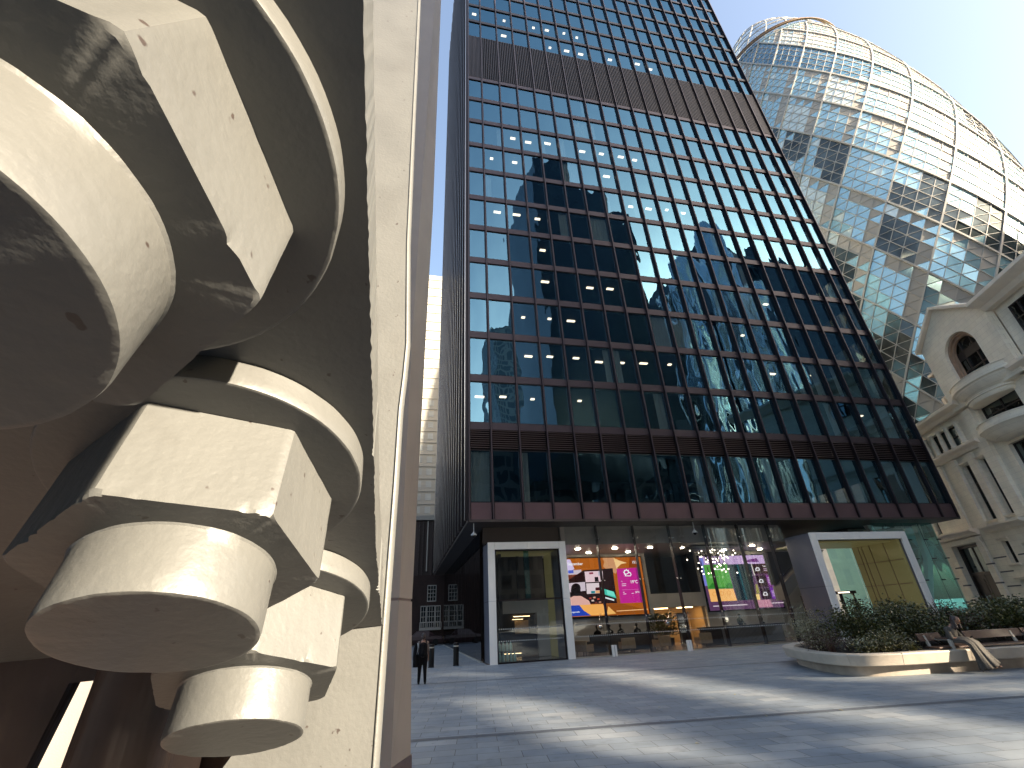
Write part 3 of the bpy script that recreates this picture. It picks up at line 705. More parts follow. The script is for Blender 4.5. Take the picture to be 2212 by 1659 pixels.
def ribbed(cx, cy, r, h, label):
    t = thing('ribbed_stair_tower', label, 'stair tower', (cx, cy, 0), 'ribbed steel stair towers mirrored in the windows')
    ring = []
    for k in range(96):
        a = 2*math.pi*k/96; q = r+(.32 if k % 4 in (0, 1) else -.12); ring.append((cx+q*math.cos(a), cy+q*math.sin(a)))
    rg = []
    zz = 0
    while zz < h: rg += [[(x, y, zz) for x, y in ring], [(x, y, min(h, zz+3.1)) for x, y in ring]]; zz += 3.6
    m = MB().rings(rg); m.build('ribbed_wall', M['steel_rib'], t, fix=True); return t
ribbed(60.5, -25, 3.2, 70, 'shorter bright ribbed steel stair tower mirrored in the windows')
ribbed(65.5, -27, 2.8, 83, 'middle bright ribbed steel stair tower mirrored in the windows')
ribbed(75.0, -25, 3.4, 95, 'tallest bright ribbed steel stair tower mirrored in the windows')
ribbed(84.5, -25, 2.6, 76, 'bright ribbed steel stair tower mirrored furthest right in the windows')
block('dark_glass_block', 'dark glass block behind the ribbed stair towers, mirrored in the windows', [(84, 104, -75, -40, 46, 106), (102.6, 103.9, -42, -40.5, 0, 46), (104, 140, -75, -38, 0, 100), (140, 190, -80, -38, 0, 92), (62, 83.9, -75, -46, 46, 84), (82.5, 83.9, -48, -46.5, 0, 46)], M['tower_dark'], (85, -45, 0))

# ================================================================== round lattice tower
GC = (107.15, 64.38)
ZZ = [0, 20, 40, 66, 90, 110, 130, 145, 155, 165, 172, 177, 179.8]; RRr = [24.7, 26.3, 27.5, 28.25, 27.6, 25.6, 22.2, 18.6, 15.5, 11.5, 7.6, 4, 0]
def _pchip(z):
    n = len(ZZ); h = [ZZ[i+1]-ZZ[i] for i in range(n-1)]; d = [(RRr[i+1]-RRr[i])/h[i] for i in range(n-1)]
    z = max(0, min(ZZ[-1], z)); i = min(n-2, max(j for j in range(n) if ZZ[j] <= z))
    def sl(j):
        if j == 0: return d[0]
        if j == n-1: return d[-1]
        return 0 if d[j-1]*d[j] <= 0 else 2*d[j-1]*d[j]/(d[j-1]+d[j])
    t = (z-ZZ[i])/h[i]
    return (2*t**3-3*t**2+1)*RRr[i]+(t**3-2*t**2+t)*h[i]*sl(i)+(-2*t**3+3*t**2)*RRr[i+1]+(t**3-t**2)*h[i]*sl(i+1)
def gp(th, z, off=0):
    r = _pchip(z)+off; a = R_(th); return Vector((GC[0]+r*math.cos(a), GC[1]+r*math.sin(a), z))
gk = thing('round_lattice_tower', 'tall round glass tower with a white diamond lattice and a curved pointed top', 'skyscraper', (GC[0], GC[1], 0))
# diamond grid: P = z/8.7 + th/10, Q = z/8.7 - th/10; main lines every 2, panes every half
HZ = 8.7; P0, Q0 = .44, 1.72; SUB = .5
ZT = 150.5
def pq(P, Q): return ((P-Q)*5, (P+Q)*HZ/2)
body = MB(); fine = MB(); main = MB()
def strip(mb, A, B, wd, off, n=1):
    """lattice bar standing on the skin between two (th, z) points"""
    for k in range(n):
        t0, t1 = k/n, (k+1)/n
        a = (A[0]+(B[0]-A[0])*t0, A[1]+(B[1]-A[1])*t0); b = (A[0]+(B[0]-A[0])*t1, A[1]+(B[1]-A[1])*t1)
        p0, p1 = gp(*a), gp(*b); q0, q1 = gp(*a, off), gp(*b, off)
        nn = (q0-p0).normalized(); t_ = (p1-p0)
        if t_.length < 1e-4: continue
        s_ = t_.normalized().cross(nn)*wd/2
        mb.face([q0-s_, q1-s_, q1+s_, q0+s_]); mb.face([p0-s_, p1-s_, q1-s_, q0-s_]); mb.face([q0+s_, q1+s_, p1+s_, p0+s_])
grng = random.Random(5); state = {}
for iq in range(int(36*2)):                      # 36 main units round = 72 half steps in (P-Q)
    pass
nP = 0
for i in range(-90, 160):
    for j in range(-90, 160):
        P = P0+i*SUB; Q = Q0+j*SUB
        th, z = pq(P, Q); thc, zc = pq(P+SUB/2, Q+SUB/2)
        if not (-360 <= thc < 0): continue
        if zc < 8 or zc > ZT+3: continue
        zt = min(z+SUB*HZ, ZT); zb = max(z, 6)
        if zb >= ZT: continue
        # which main diamond, place inside it
        row = i//4; col = j//4; u = i % 4; v = j % 4
        key = (row, col)
        if key not in state: state[key] = grng.random()
        h = state[key]
        r3 = row % 3
        if r3 == 0:
            if zc > 108: mi = 3
            elif zc > 84: mi = 2 if (h > .45 and v < 3 and u > 0) else 0
            else: mi = 2 if (v < 2 or u < 2) and h > .2 else 0
        else:
            if v == 0 or (u == 3 and v < 3): mi = 4
            elif zc < 66: mi = 2 if (h < .55 and u < 3) else 0
            else: mi = 1 if h < .35 else 0
        # left/right corners share a height: two triangles
        cT = gp(thc, min(z+SUB*HZ, ZT)); cB = gp(thc, max(z, 6)); cm = max(6, min(z+SUB*HZ/2, ZT))
        cL = gp(thc-SUB*5, cm, 0); cR = gp(thc+SUB*5, cm, 0)
        jit = grng.uniform(-.02, .02)
        m1 = mi; m2 = {4: 0 if grng.random() < .5 else 4}.get(mi, mi if grng.random() < .9 else {0: 1, 1: 0, 2: 0, 3: 3, 4: 4}[mi])
        body.face([cB, cR, cL], m2)
        if (cT-cL).length > .01: body.face([cL, cR, cT], m1)
        # lattice bars
        if z+SUB*HZ/2 <= ZT:
            wP = u == 0; wQ = v == 0
            strip(main if wP else fine, (thc, max(z, 6)), (thc-SUB*5, cm), .30 if wP else .11, .30 if wP else .10)     # along Q: line of constant P
            strip(main if wQ else fine, (thc, max(z, 6)), (thc+SUB*5, cm), .30 if wQ else .11, .30 if wQ else .10)
            strip(fine, (thc-SUB*5, cm), (thc+SUB*5, cm), .09, .08)
mats_g = [M['gherk_clear'], M['gherk_pale'], M['gherk_dark'], M['gherk_blue'], M['gherk_cream']]
body.build('glazed_skin', mats_g, gk)
fine.build('fine_lattice', M['gherk_frame'], gk); main.build('main_lattice', M['gherk_frame'], gk)
# clear dome on top with its ribs, and the ring rail
dm = MB(); rings = [[gp(10*k, z) for k in range(36)] for z in (ZT, 154, 158, 162, 166, 170, 173, 176, 178, 179.4)]
dm.rings(rings, cap=False); dm.build('clear_dome', M['dome_glass'], gk, smooth=True)
m = MB()
for k in range(18): strip(m, (20*k, ZT), (20*k+30, 179), .30, .15, 14)
for z in (154, 158.5, 163, 167.5, 172): 
    for k in range(36): strip(m, (10*k, z), (10*k+10, z), .24, .12)
m.build('dome_rib', M['gherk_frame'], gk)
m = MB()
for off, rad, zz in ((.75, .28, 150.3), (.55, .22, 152.2)):
    pts = [gp(5*k, zz, off) for k in range(73)]; m.tube(pts, rad, 6)
for k in range(72): m.tube([gp(5*k, 150.3, .75), gp(5*k, 152.2, .55)], .07, 4)
m.build('ring_rail', M['rail'], gk)
dd = MB(); dd.rings([[gp(10*k, z, -2.2) for k in range(36)] for z in (ZT-.4, ZT-.2)]); dd.rings([[gp(10*k, z, -3.5) for k in range(36)] for z in (ZT, 155, 160)]); dd.build('dome_floor', M['lobby_wall'], gk)

# ================================================================== cream stone building on the right
OQ = Vector((50.24, 34.386, 0)); ph = R_(24.4); OE = Vector((math.sin(ph), math.cos(ph), 0)); ON = Vector((-OE.y, OE.x, 0))   # OE away, ON outward
def op(s, z, d=0): return OQ - OE*s + ON*d + Vector((0, 0, z))
sb = thing('stone_building', 'cream stone building with a gabled arched window, bowed balconies and a big dark door', 'building', tuple(op(5, 0)))
def obx(m, s0, s1, z0, z1, d0, d1, mi=0):
    m.prism([op(s0, z0, d0), op(s1, z0, d0), op(s1, z1, d0), op(s0, z1, d0)], ON*(d1-d0), mi); return m
def wall_holes(m, s0, s1, z0, z1, holes, d0, d1, mi=0):
    """wall slab between depths d0 < d1 with rectangular holes (s0,s1,z0,z1)"""
    ss = sorted({s0, s1, *[h[0] for h in holes], *[h[1] for h in holes]}); zs = sorted({z0, z1, *[h[2] for h in holes], *[h[3] for h in holes]})
    for a, b in zip(ss[:-1], ss[1:]):
        run = None
        for c, d in zip(zs[:-1], zs[1:]):
            solid = not any(h[0] <= a+1e-6 and b-1e-6 <= h[1] and h[2] <= c+1e-6 and d-1e-6 <= h[3] for h in holes) and a >= s0-1e-6 and b <= s1+1e-6 and c >= z0-1e-6 and d <= z1+1e-6
            if solid: run = (run[0], d) if run else (c, d)
            if not solid and run: obx(m, a, b, run[0], run[1], d0, d1, mi); run = None
        if run: obx(m, a, b, run[0], run[1], d0, d1, mi)
# main wall
holes = [(-1.70, 1.74, .15, 6.28), (4.3, 5.1, 4.3, 6.0), (6.2, 7.2, 1.2, 5.6), (4.30, 5.35, 7.75, 12.45), (6.5, 7.35, 7.82, 12.42), (10.0, 13.6, 8.4, 12.6), (4.2, 5.3, .8, 3.0), (1.9, 6.2, 14.15, 15.95), (9.0, 13.2, 14.4, 16.2), (-3.1, -2.4, 7.6, 9.9), (15.2, 17.2, 8, 12.5), (15.2, 17.2, 1.5, 6.0)]
m = MB(); wall_holes(m, -3.6, 22, 0, 16.6, holes, -.55, 0)
obx(m, -3.6, 22, 0, 16.6, -12, -.9)
m.build('stone_wall', M['stone'], sb)
# windows set in the holes
def owin(h, nb=2, nr=2, door=False):
    s0, s1, z0, z1 = h
    m = MB(); m.face([op(s0, z0, -.40), op(s1, z0, -.40), op(s1, z1, -.40), op(s0, z1, -.40)], 1)
    t = .07
    obx(m, s0, s0+t, z0, z1, -.42, -.32); obx(m, s1-t, s1, z0, z1, -.42, -.32); obx(m, s0+t, s1-t, z1-t, z1, -.42, -.32); obx(m, s0+t, s1-t, z0, z0+t, -.42, -.32)
    for k in range(1, nb): sc = s0+(s1-s0)*k/nb; obx(m, sc-.04, sc+.04, z0+t, z1-t, -.43, -.33)
    for k in range(1, nr): zc = z0+(z1-z0)*k/nr; obx(m, s0+t, s1-t, zc-.05, zc+.05, -.435, -.34)
    return m.build('window', [M['win_frame'], M['win_dark']], sb)
for h in holes[1:]: owin(h, 2 if h[1]-h[0] > .9 else 1, 3 if h[3]-h[2] > 3 else 2)
# big door with transom
d_ = MB(); h = holes[0]
obx(d_, h[0], h[0]+.22, h[2], h[3], -.5, -.25); obx(d_, h[1]-.22, h[1], h[2], h[3], -.5, -.25); obx(d_, h[0]+.22, h[1]-.22, h[3]-.25, h[3], -.5, -.25)
obx(d_, h[0]+.22, h[1]-.22, 3.75, 3.95, -.5, -.27); obx(d_, h[0]+.24, -.02, h[2], 3.75, -.46, -.36); obx(d_, .02, h[1]-.24, h[2], 3.75, -.46, -.36)
for a in (-1.2, .35):
    for zz in (.5, 2.1): obx(d_, a, a+.9, zz, zz+1.3, -.38, -.33)
dd = d_.build('door', M['door_wood'], sb)
m = MB(); m.face([op(h[0]+.22, 3.95, -.42), op(h[1]-.22, 3.95, -.42), op(h[1]-.22, h[3]-.25, -.42), op(h[0]+.22, h[3]-.25, -.42)]); obx(m, -.05, .05, 3.95, 6.03, -.44, -.36, 1); m.build('transom', [M['win_dark'], M['win_frame']], dd)
m = MB(); obx(m, .10, .14, 1.0, 1.9, -.36, -.29); m.build('handle', M['rail'], dd)
# door surround, string courses, cornices
m = MB(); obx(m, -2.45, -1.72, 0, 6.6, .0, .22); obx(m, 1.76, 2.45, 0, 6.6, 0, .22); obx(m, -2.45, 2.45, 6.31, 6.75, .0, .26)
for zz in (1.4, 2.9, 4.4): obx(m, -2.47, -1.70, zz, zz+.12, .0, .235, 1); obx(m, 1.74, 2.47, zz, zz+.12, 0, .235, 1)
m.build('door_surround', [M['stone'], M['slate']], sb)
def cornice(name, s0, s1, z, h, proj):
    m = MB(); pr = [(0, 0), (proj*.35, 0), (proj*.5, h*.35), (proj*.9, h*.6), (proj, h*.7), (proj, h), (0, h)]
    m.prism([op(s0, z+dz, d) for d, dz in pr], -OE*(s1-s0)); return m.build(name, M['stone_sh'], sb, fix=True)
cornice('string_course', -3.7, 2.55, 6.85, .55, .75); cornice('string_course', 3.5, 8.2, 6.85, .50, .70); cornice('string_course', 9.2, 22, 6.9, .5, .7)
cornice('cornice', .9, 8.0, 13.3, .65, .60); cornice('cornice', 9.0, 22, 13.1, .5, .5); cornice('cornice', .6, 8.3, 16.55, .8, .95); cornice('cornice', 14.6, 22, 16.6, .8, .9)
for s0, s1, z in ((4.1, 5.55, 7.55), (6.3, 7.55, 7.6), (4.15, 5.5, 12.5), (6.35, 7.5, 12.5), (4.1, 5.3, 6.1), (4.1, 5.3, 4.1), (3.9, 5.6, 3.1)): cornice('sill', s0, s1, z, .16, .22)
# rusticated base bands
m = MB()
for zz in (1.5, 2.6, 3.7, 4.8):
    for a, b in ((2.6, 4.1), (5.4, 6.1), (7.3, 12)): obx(m, a, b, zz, zz+.10, -.02, .012)
m.build('rustication', M['slate'], sb)
# pilasters between the tall windows, corner turret columns in the attic
m = MB(); obx(m, 3.3, 4.0, 7.4, 13.2, .0, .22); obx(m, 5.55, 6.3, 7.4, 13.2, 0, .26); obx(m, 7.6, 8.7, 7.4, 16.4, 0, .30); obx(m, 1.2, 1.9, 7.4, 13.2, 0, .18); m.build('pilaster', M['stone'], sb)
for s_ in (1.4, 2.55, 3.7, 4.85, 6.3):
    m = MB(); rings = []
    for r, zz in ((.26, 14.0), (.26, 14.15), (.2, 14.25), (.21, 15.0), (.17, 15.75), (.25, 15.85), (.25, 16.0)): rings.append([op(s_+r*math.cos(k*math.pi/8), zz, .18+r*math.sin(k*math.pi/8)) for k in range(16)])
    m.rings(rings).build('attic_column', M['stone'], sb, smooth=True, fix=True)
# gable with the arched window
arc = []; sc_, hw, zs_ = 11.38, 1.84, 20.45
for k in range(25):
    a = math.pi*k/24; arc.append((sc_-hw*math.cos(a), zs_+hw*math.sin(a)*.95))
hole = [(sc_-hw, 18.15)] + arc + [(sc_+hw, 18.15)]
def gz(s): return 25.2-abs(s-11.0)*.64 if abs(s-11.0) < 3.7 else 22.83
m = MB()
for (a, za), (b, zb) in zip(hole[:-1], hole[1:]):          # strips from the hole up to the gable
    if b-a > 1e-4: m.prism([op(a, za, .0), op(b, zb, .0), op(b, gz(b), .0), op(a, gz(a), .0)], ON*.55)
for a, b in ((7.3, 8.4), (8.4, sc_-hw), (sc_+hw, 14.2), (14.2, 15.3)): m.prism([op(a, 16.6, 0), op(b, 16.6, 0), op(b, gz(b), 0), op(a, gz(a), 0)], ON*.55)
obx(m, sc_-hw, sc_+hw, 16.6, 18.15, 0, .55)
obx(m, 7.3, 15.3, 16.6, 22.7, -5, -.35)
m.build('gable', M['stone'], sb, fix=True)
m = MB()
for rr2, d0, d1 in ((hw-.02, .12, .34), (hw-.22, -.02, .16)):
    pts = [(sc_-rr2, 18.15)] + [(sc_-rr2*math.cos(math.pi*k/24), zs_+rr2*math.sin(math.pi*k/24)*.95) for k in range(25)] + [(sc_+rr2, 18.15)]
    r0 = rr2-.22; pin = [(sc_-r0, 18.15)] + [(sc_-r0*math.cos(math.pi*k/24), zs_+r0*math.sin(math.pi*k/24)*.95) for k in range(25)] + [(sc_+r0, 18.15)]
    for k in range(len(pts)-1): m.prism([op(*pts[k], d0), op(*pts[k+1], d0), op(*pin[k+1], d0), op(*pin[k], d0)], ON*(d1-d0))
m.build('arch_moulding', mat('peach_stone', (.62, .40, .27), .6, var=.08), sb, fix=True)
m = MB(); fan = [op(s_, z_, -.12) for s_, z_ in hole]; m.face(fan, 1)
for s_ in (10.75, 12.05): obx(m, s_-.06, s_+.06, 18.15, 22.0, -.11, -.01)
for z_ in (19.1, 20.2, 20.75): obx(m, sc_-hw+.2, sc_+hw-.2, z_-.06, z_+.06, -.105, -.02)
obx(m, sc_-hw+.2, sc_+hw-.2, 20.2, 20.75, -.115, -.03)
m.build('arched_window', [M['win_frame'], M['win_dark']], sb)
m = MB()
for s0, s1 in ((7.0, 11.0), (11.0, 15.0)):
    p = [op(s0, gz(s0)+(0 if s0 > 7.2 else -.1), -.4), op(s1, gz(s1)+(0 if s1 < 14.8 else -.1), -.4)]
    m.prism([p[0], p[1], p[1]+Vector((0, 0, .28)), p[0]+Vector((0, 0, .28))], ON*1.3)
m.build('gable_coping', M['stone_sh'], sb, fix=True)
# bowed balconies
def bow(name, s0, s1, z0, z1, depth, flare, mt, n=24):
    m = MB(); rings = []
    for zz, k_ in ((z0, flare), (z0+(z1-z0)*.30, .72+.28*flare), (z0+(z1-z0)*.55, .95), (z0+(z1-z0)*.6, 1.03), (z0+(z1-z0)*.78, 1.03), (z0+(z1-z0)*.8, .98), (z1-.06, .98), (z1-.05, 1.02), (z1, 1.02)):
        ring = [op((s0+s1)/2+(s1-s0)/2*k_*math.cos(math.pi*t/n), zz, .02+depth*k_*math.sin(math.pi*t/n)) for t in range(n+1)] + [op((s0+s1)/2-(s1-s0)/2*k_, zz, -.3), op((s0+s1)/2+(s1-s0)/2*k_, zz, -.3)]
        rings.append(ring)
    m.rings(rings); o = m.build(name, mt, sb, fix=True, smooth=True); x = o.modifiers.new('es', 'EDGE_SPLIT'); x.split_angle = R_(40); return o
bow('balcony', 7.9, 14.7, 16.5, 18.1, 1.5, .55, M['stone'])
bow('balcony', 8.7, 14.2, 12.8, 14.35, 1.5, .45, M['stone'])
bow('window_hood', 8.8, 13.6, 16.05, 16.6, 1.15, .9, M['stone'])
bow('bay_cill', 9.7, 14.0, 7.4, 8.3, .9, .5, M['stone'])
# wing roof eaves on the right, dormer block on the left
m = MB(); obx(m, 15.3, 26, 16.6, 22.4, -.5, -.1); m.build('right_wing', M['stone'], sb)
cornice('wing_eaves', 15.25, 28, 21.9, .9, 1.5)
owin((16.6, 18.2, 19.0, 21.3)).location += Vector(ON*.42)
m = MB(); wall_holes(m, 3.9, 7.3, 17.3, 21.6, [(5.6, 6.5, 17.9, 18.9), (4.5, 5.4, 19.9, 21.1), (5.9, 6.8, 19.9, 21.1)], -2.5, -1.9); obx(m, 3.9, 7.3, 17.3, 21.6, -8, -2.8)
m.build('dormer', M['stone'], sb)
for h in ((5.6, 6.5, 17.9, 18.9), (4.5, 5.4, 19.9, 21.1), (5.9, 6.8, 19.9, 21.1)): owin(h).location -= Vector(ON*1.9)
m = MB(); obx(m, 3.6, 7.35, 21.6, 21.85, -8, -1.4); obx(m, 3.7, 7.3, 19.2, 19.4, -2.5, -1.75); obx(m, 3.85, 4.2, 17.3, 19.2, -1.9, -1.4); m.build('dormer_eaves', M['stone_sh'], sb)
m = MB(); m.prism([op(-3.6, 16.6, -.6), op(26, 16.6, -.6), op(26, 20.5, -6), op(-3.6, 20.5, -6)], ON*-.3); m.build('roof', M['slate'], sb)

# ================================================================== planter with bench
def spline(pts, n=6, closed=False):
    out = []; k = len(pts)
    for i in range(k if closed else k-1):
        p0, p1, p2, p3 = (Vector(pts[(i+j-1) % k]) if closed else Vector(pts[min(max(i+j-1, 0), k-1)]) for j in range(4))
        for t in range(n):
            u = t/n; out.append(.5*((2*p1)+(p2-p0)*u+(2*p0-5*p1+4*p2-p3)*u*u+(3*p1-p0-3*p2+p3)*u**3))
    if not closed: out.append(Vector(pts[-1]))
    return out
PO = [(30, 18.6), (22, 19.6), (17.6, 20.0), (16.2, 19.5), (15.1, 18.6), (14.45, 17.5), (13.9, 16.2), (13.58, 15.1), (13.55, 14.25), (13.9, 13.65), (14.6, 13.32), (15.5, 13.13), (17.1, 12.92), (18.8, 12.68), (22, 12.2), (30, 10.9)]
PL = spline([(x, y) for x, y in PO], 6)
def inset(pl, d):
    out = []
    for i, p in enumerate(pl):
        t = (pl[min(i+1, len(pl)-1)]-pl[max(i-1, 0)]).normalized(); out.append(p + Vector((-t.y, t.x))*d)
    return out
# the outline runs anticlockwise seen from above, so the inside lies to its left
pt = thing('stone_planter', 'long pale stone planter with a rounded left end on a recessed base', 'planter', (18, 15, 0))
def shell(prof, name, mt):
    m = MB(); rings = []
    for d, z in prof: rings.append([(p.x, p.y, z) for p in inset(PL, d)])
    n = len(PL); b = 0
    m.rings(rings, cap=False, closed=False); return m.build(name, mt, pt, smooth=True, fix=True)
o = shell([(.42, 0), (.40, .25), (.40, .30)], 'base', M['concrete_dk'])
o = shell([(.46, .30), (.10, .29), (.07, .31), (0, .58), (.01, .61), (.03, .62), (.42, .62), (.44, .60), (.44, .40)], 'rim', M['concrete']); x = o.modifiers.new('es', 'EDGE_SPLIT'); x.split_angle = R_(30)
m = MB()
so_ = inset(PL, .43); m.face([(p.x, p.y, .52) for p in so_]); m.build('planter_soil', M['soil'], pt)
m = MB()
for i in (50, 62, 72, 80):
    if i+1 < len(PL):
        a = PL[i]; t = (PL[i+1]-a).normalized(); n_ = Vector((-t.y, t.x))
        for d0, z0, d1, z1 in ((-.006, .32, -.006, .61),): m.prism([(a.x+n_.x*.065, a.y+n_.y*.065, .31), (a.x-n_.x*.006, a.y-n_.y*.006, .58), (a.x-n_.x*.006, a.y-n_.y*.006, .623), (a.x+n_.x*.4, a.y+n_.y*.4, .623)], (t.x*.012, t.y*.012, 0))
m.build('joint', M['concrete_dk'], pt)

bn = thing('park_bench', 'dark timber bench with pale cast armrests built onto the planter rim', 'bench', (19, 13.4, .62))
def bxy(x): return 12.92-(x-17.1)*.147+.02     # front rim line
bd = Vector((1, -.147, 0)).normalized(); bn_ = Vector((.147, 1, 0)).normalized()
def bp(x, d, z): return Vector((x, bxy(x), 0))+bn_*d+Vector((0, 0, z))
m = MB()
for d in (.10, .23, .36, .49): m.prism([bp(16.25, d, .66), bp(16.25, d+.115, .66), bp(16.25, d+.115, .70), bp(16.25, d, .70)], bd*11)
m.build('seat', M['wood'], bn, fix=True)
for a, b in ((16.15, 16.95), (17.75, 19.75), (19.80, 21.9), (21.95, 24.2)):
    m = MB(); m.prism([bp(a, .60, .84), bp(a, .64, .84), bp(a, .72, 1.06), bp(a, .68, 1.06)], bd*(b-a)); m.build('backrest', M['wood'], bn, fix=True, bevel=.008)
for x_ in (16.65, 19.70, 22.0):
    m = MB(); P = [bp(x_, .05, .62), bp(x_, .05, .86), bp(x_, .12, .90), bp(x_, .60, .90), bp(x_, .60, .86), bp(x_, .16, .86), bp(x_, .13, .62)]
    m.prism(P, bd*.07); m.build('armrest', M['castmetal'], bn, fix=True)
    m = MB(); m.prism([bp(x_, .16, .86), bp(x_, .58, .86), bp(x_, .58, .93), bp(x_, .16, .93)], bd*.10); m.build('arm_pad', M['wood'], bn, fix=True)
for x_ in (16.35, 19.35, 21.6):
    m = MB(); m.prism([bp(x_, .52, .62), bp(x_, .60, .62), bp(x_, .70, 1.0), bp(x_, .64, 1.0)], bd*.06); m.build('bracket', M['castmetal'], bn, fix=True)

# ------------------------------------------------------------------ plants
def leafmat(name, c1, c2, rough=.42):
    m = mat(name, c1, rough, spec=.55, var=.2, vscale=9)
    N = m.node_tree.nodes; L = m.node_tree.links; mx = [n for n in N if n.bl_idname == 'ShaderNodeMix'][0]
    mx.inputs['A'].default_value = (*c1, 1); mx.inputs['B'].default_value = (*c2, 1); return m
M['leaf_dark'] = leafmat('dark_leaf', (.020, .028, .008), (.075, .08, .022), .28)
M['leaf_mid'] = leafmat('mid_leaf', (.05, .05, .012), (.15, .13, .035), .3)
M['leaf_pale'] = leafmat('pale_leaf', (.26, .24, .14), (.42, .38, .25), .55)
M['leaf_red'] = leafmat('bronze_leaf', (.060, .024, .018), (.10, .05, .03))
M['leaf_strap'] = leafmat('strap_leaf', (.030, .045, .018), (.09, .11, .06), .3)
M['stem'] = mat('stem', (.05, .035, .02), .8)
prng = random.Random(11)
def leaf(m, p, d, ln, wd, mi=0, droop=.3):
    d = d.normalized(); s = d.cross(Vector((prng.uniform(-1, 1), prng.uniform(-1, 1), prng.uniform(.2, 1)))).normalized()*wd
    up_ = d.cross(s).normalized()
    a = p; b = p+d*ln*.5; c = p+d*ln-Vector((0, 0, droop*ln)); f = up_*wd*.35
    m.face([a, b-s+f, c], mi); m.face([a, c, b+s+f], mi)
def shrub(name, label, cx, cy, rx, ry, z0, h, n, mats, ln=.085, wd=.022, fuzzy=.12, group='shrubs in the stone planter', up=.4):
    t = thing(name, label, 'shrub', (cx, cy, .52), group)
    st = MB(); lf = MB(); tips = []
    for k in range(int(26*max(rx, ry)*2)):
        a = prng.uniform(0, 6.283); q = math.sqrt(prng.random()); tip = Vector((cx+rx*q*math.cos(a), cy+ry*q*math.sin(a), z0+h*(1-.55*q*q)*prng.uniform(.72, 1.06)))
        base = Vector((cx+(tip.x-cx)*.35, cy+(tip.y-cy)*.35, z0)); mid = base.lerp(tip, .5)+Vector((0, 0, h*.08))
        st.tube([base, mid, tip], [.008, .006, .003], 4); tips.append((base, mid, tip))
    for k in range(n):
        b, mi_, tp = prng.choice(tips); u = prng.uniform(.35, 1.08); p = b.lerp(mi_, min(1, u*2)) if u < .5 else mi_.lerp(tp, (u-.5)*2)
        p = p+Vector((prng.gauss(0, fuzzy), prng.gauss(0, fuzzy), prng.gauss(0, fuzzy*.7)))
        if p.z < .5: p.z = .52+abs(p.z-.5)
        out = Vector((p.x-cx, p.y-cy, up*h)).normalized()
        leaf(lf, p, out+Vector((prng.gauss(0, .6), prng.gauss(0, .6), prng.gauss(.15, .5))), ln*prng.uniform(.6, 1.3), wd*prng.uniform(.7, 1.3), prng.choices(range(len(mats)), [4, 2, 1][:len(mats)])[0])
    st.build('stem', M['stem'], t); lf.build('foliage', mats, t); return t
shrub('shrub', 'small silvery grey fine-leaved shrub at the left end of the planter', 15.0, 16.8, .8, .85, .52, 1.48, 3000, [M['leaf_pale'], M['leaf_mid']], .07, .012, .09)
shrub('shrub', 'low reddish wispy shrub spilling at the planter tip', 14.55, 15.9, .6, .9, .52, .75, 1900, [M['leaf_red'], M['leaf_mid'], M['leaf_pale']], .09, .012, .10)
shrub('shrub', 'dark dense leafy shrub left of the planter middle', 16.2, 15.9, 1.25, 1.3, .52, 1.58, 5600, [M['leaf_dark'], M['leaf_mid']], .10, .030)
shrub('shrub', 'broad dark bush with small shiny leaves behind the seated woman', 17.9, 15.6, 1.3, 1.3, .52, 1.45, 5800, [M['leaf_dark'], M['leaf_mid']], .09, .028)
shrub('shrub', 'mid green low bush at the front rim left of the bench', 15.5, 14.25, 1.15, .55, .52, .62, 2600, [M['leaf_mid'], M['leaf_dark'], M['leaf_pale']], .09, .020)
shrub('shrub', 'dark bush behind the bench right of the woman', 19.7, 15.3, 1.4, 1.2, .52, 1.25, 5200, [M['leaf_dark'], M['leaf_red'], M['leaf_mid']], .10, .030)
shrub('shrub', 'shiny broad-leaved bush at the right edge of the view', 22.2, 15.2, 1.7, 1.3, .52, 1.35, 5200, [M['leaf_dark'], M['leaf_mid']], .13, .040)
shrub('shrub', 'tall loose shrub at the back of the planter in front of the white doorway frame', 20.4, 17.6, 1.5, .9, .52, 1.55, 3600, [M['leaf_dark'], M['leaf_mid']], .12, .035)
shrub('shrub', 'bush in front of the dark stone doorway', 25.0, 16.8, 2.0, 1.2, .52, 1.45, 4200, [M['leaf_dark'], M['leaf_mid']], .14, .045)
def strap(label, cx, cy, h, n, mt, wd=.022, sp=.5, cat='plant', name='strap_leaf_plant', z0=.52):
    t = thing(name, label, cat, (cx, cy, z0), 'tufts in the stone planter'); m = MB()
    for k in range(n):
        a = prng.uniform(0, 6.283); l = h*prng.uniform(.7, 1.15); dr = Vector((math.cos(a), math.sin(a), 0)); lean = prng.uniform(.25, 1.0)*sp
        b = Vector((cx, cy, z0))+dr*prng.uniform(0, .12); side = Vector((-dr.y, dr.x, 0)); pts = []
        for s in range(6):
            u = s/5; pts.append((b+dr*(lean*l*u*u)+Vector((0, 0, l*(u-.35*lean*u*u*u*1.6))), wd*(1-u)**.6*.99+.0015))
        for (p, w0), (q, w1) in zip(pts[:-1], pts[1:]): m.face([p-side*w0, p+side*w0, q+side*w1, q-side*w1])
    m.build('leaf_blades', mt, t)
strap('strappy dark green tuft behind the shrubs in front of the white portal', 18.3, 16.9, 1.75, 22, M['leaf_strap'], .030, .55)
strap('strappy tuft rising behind the right shrubs near the glass corner', 21.3, 16.6, 1.75, 26, M['leaf_strap'], .034, .6)
strap('pale strappy tuft before the dark doorway', 23.6, 16.2, 1.65, 26, M['leaf_strap'], .036, .6)
strap('strappy tuft at the far right edge of the planter', 24.8, 15.0, 1.45, 26, M['leaf_strap'], .036, .6)
strap('tuft of yellow-green grass at the front rim', 14.9, 14.2, .52, 70, M['leaf_mid'], .007, .8, 'grass tuft', 'grass_tuft')
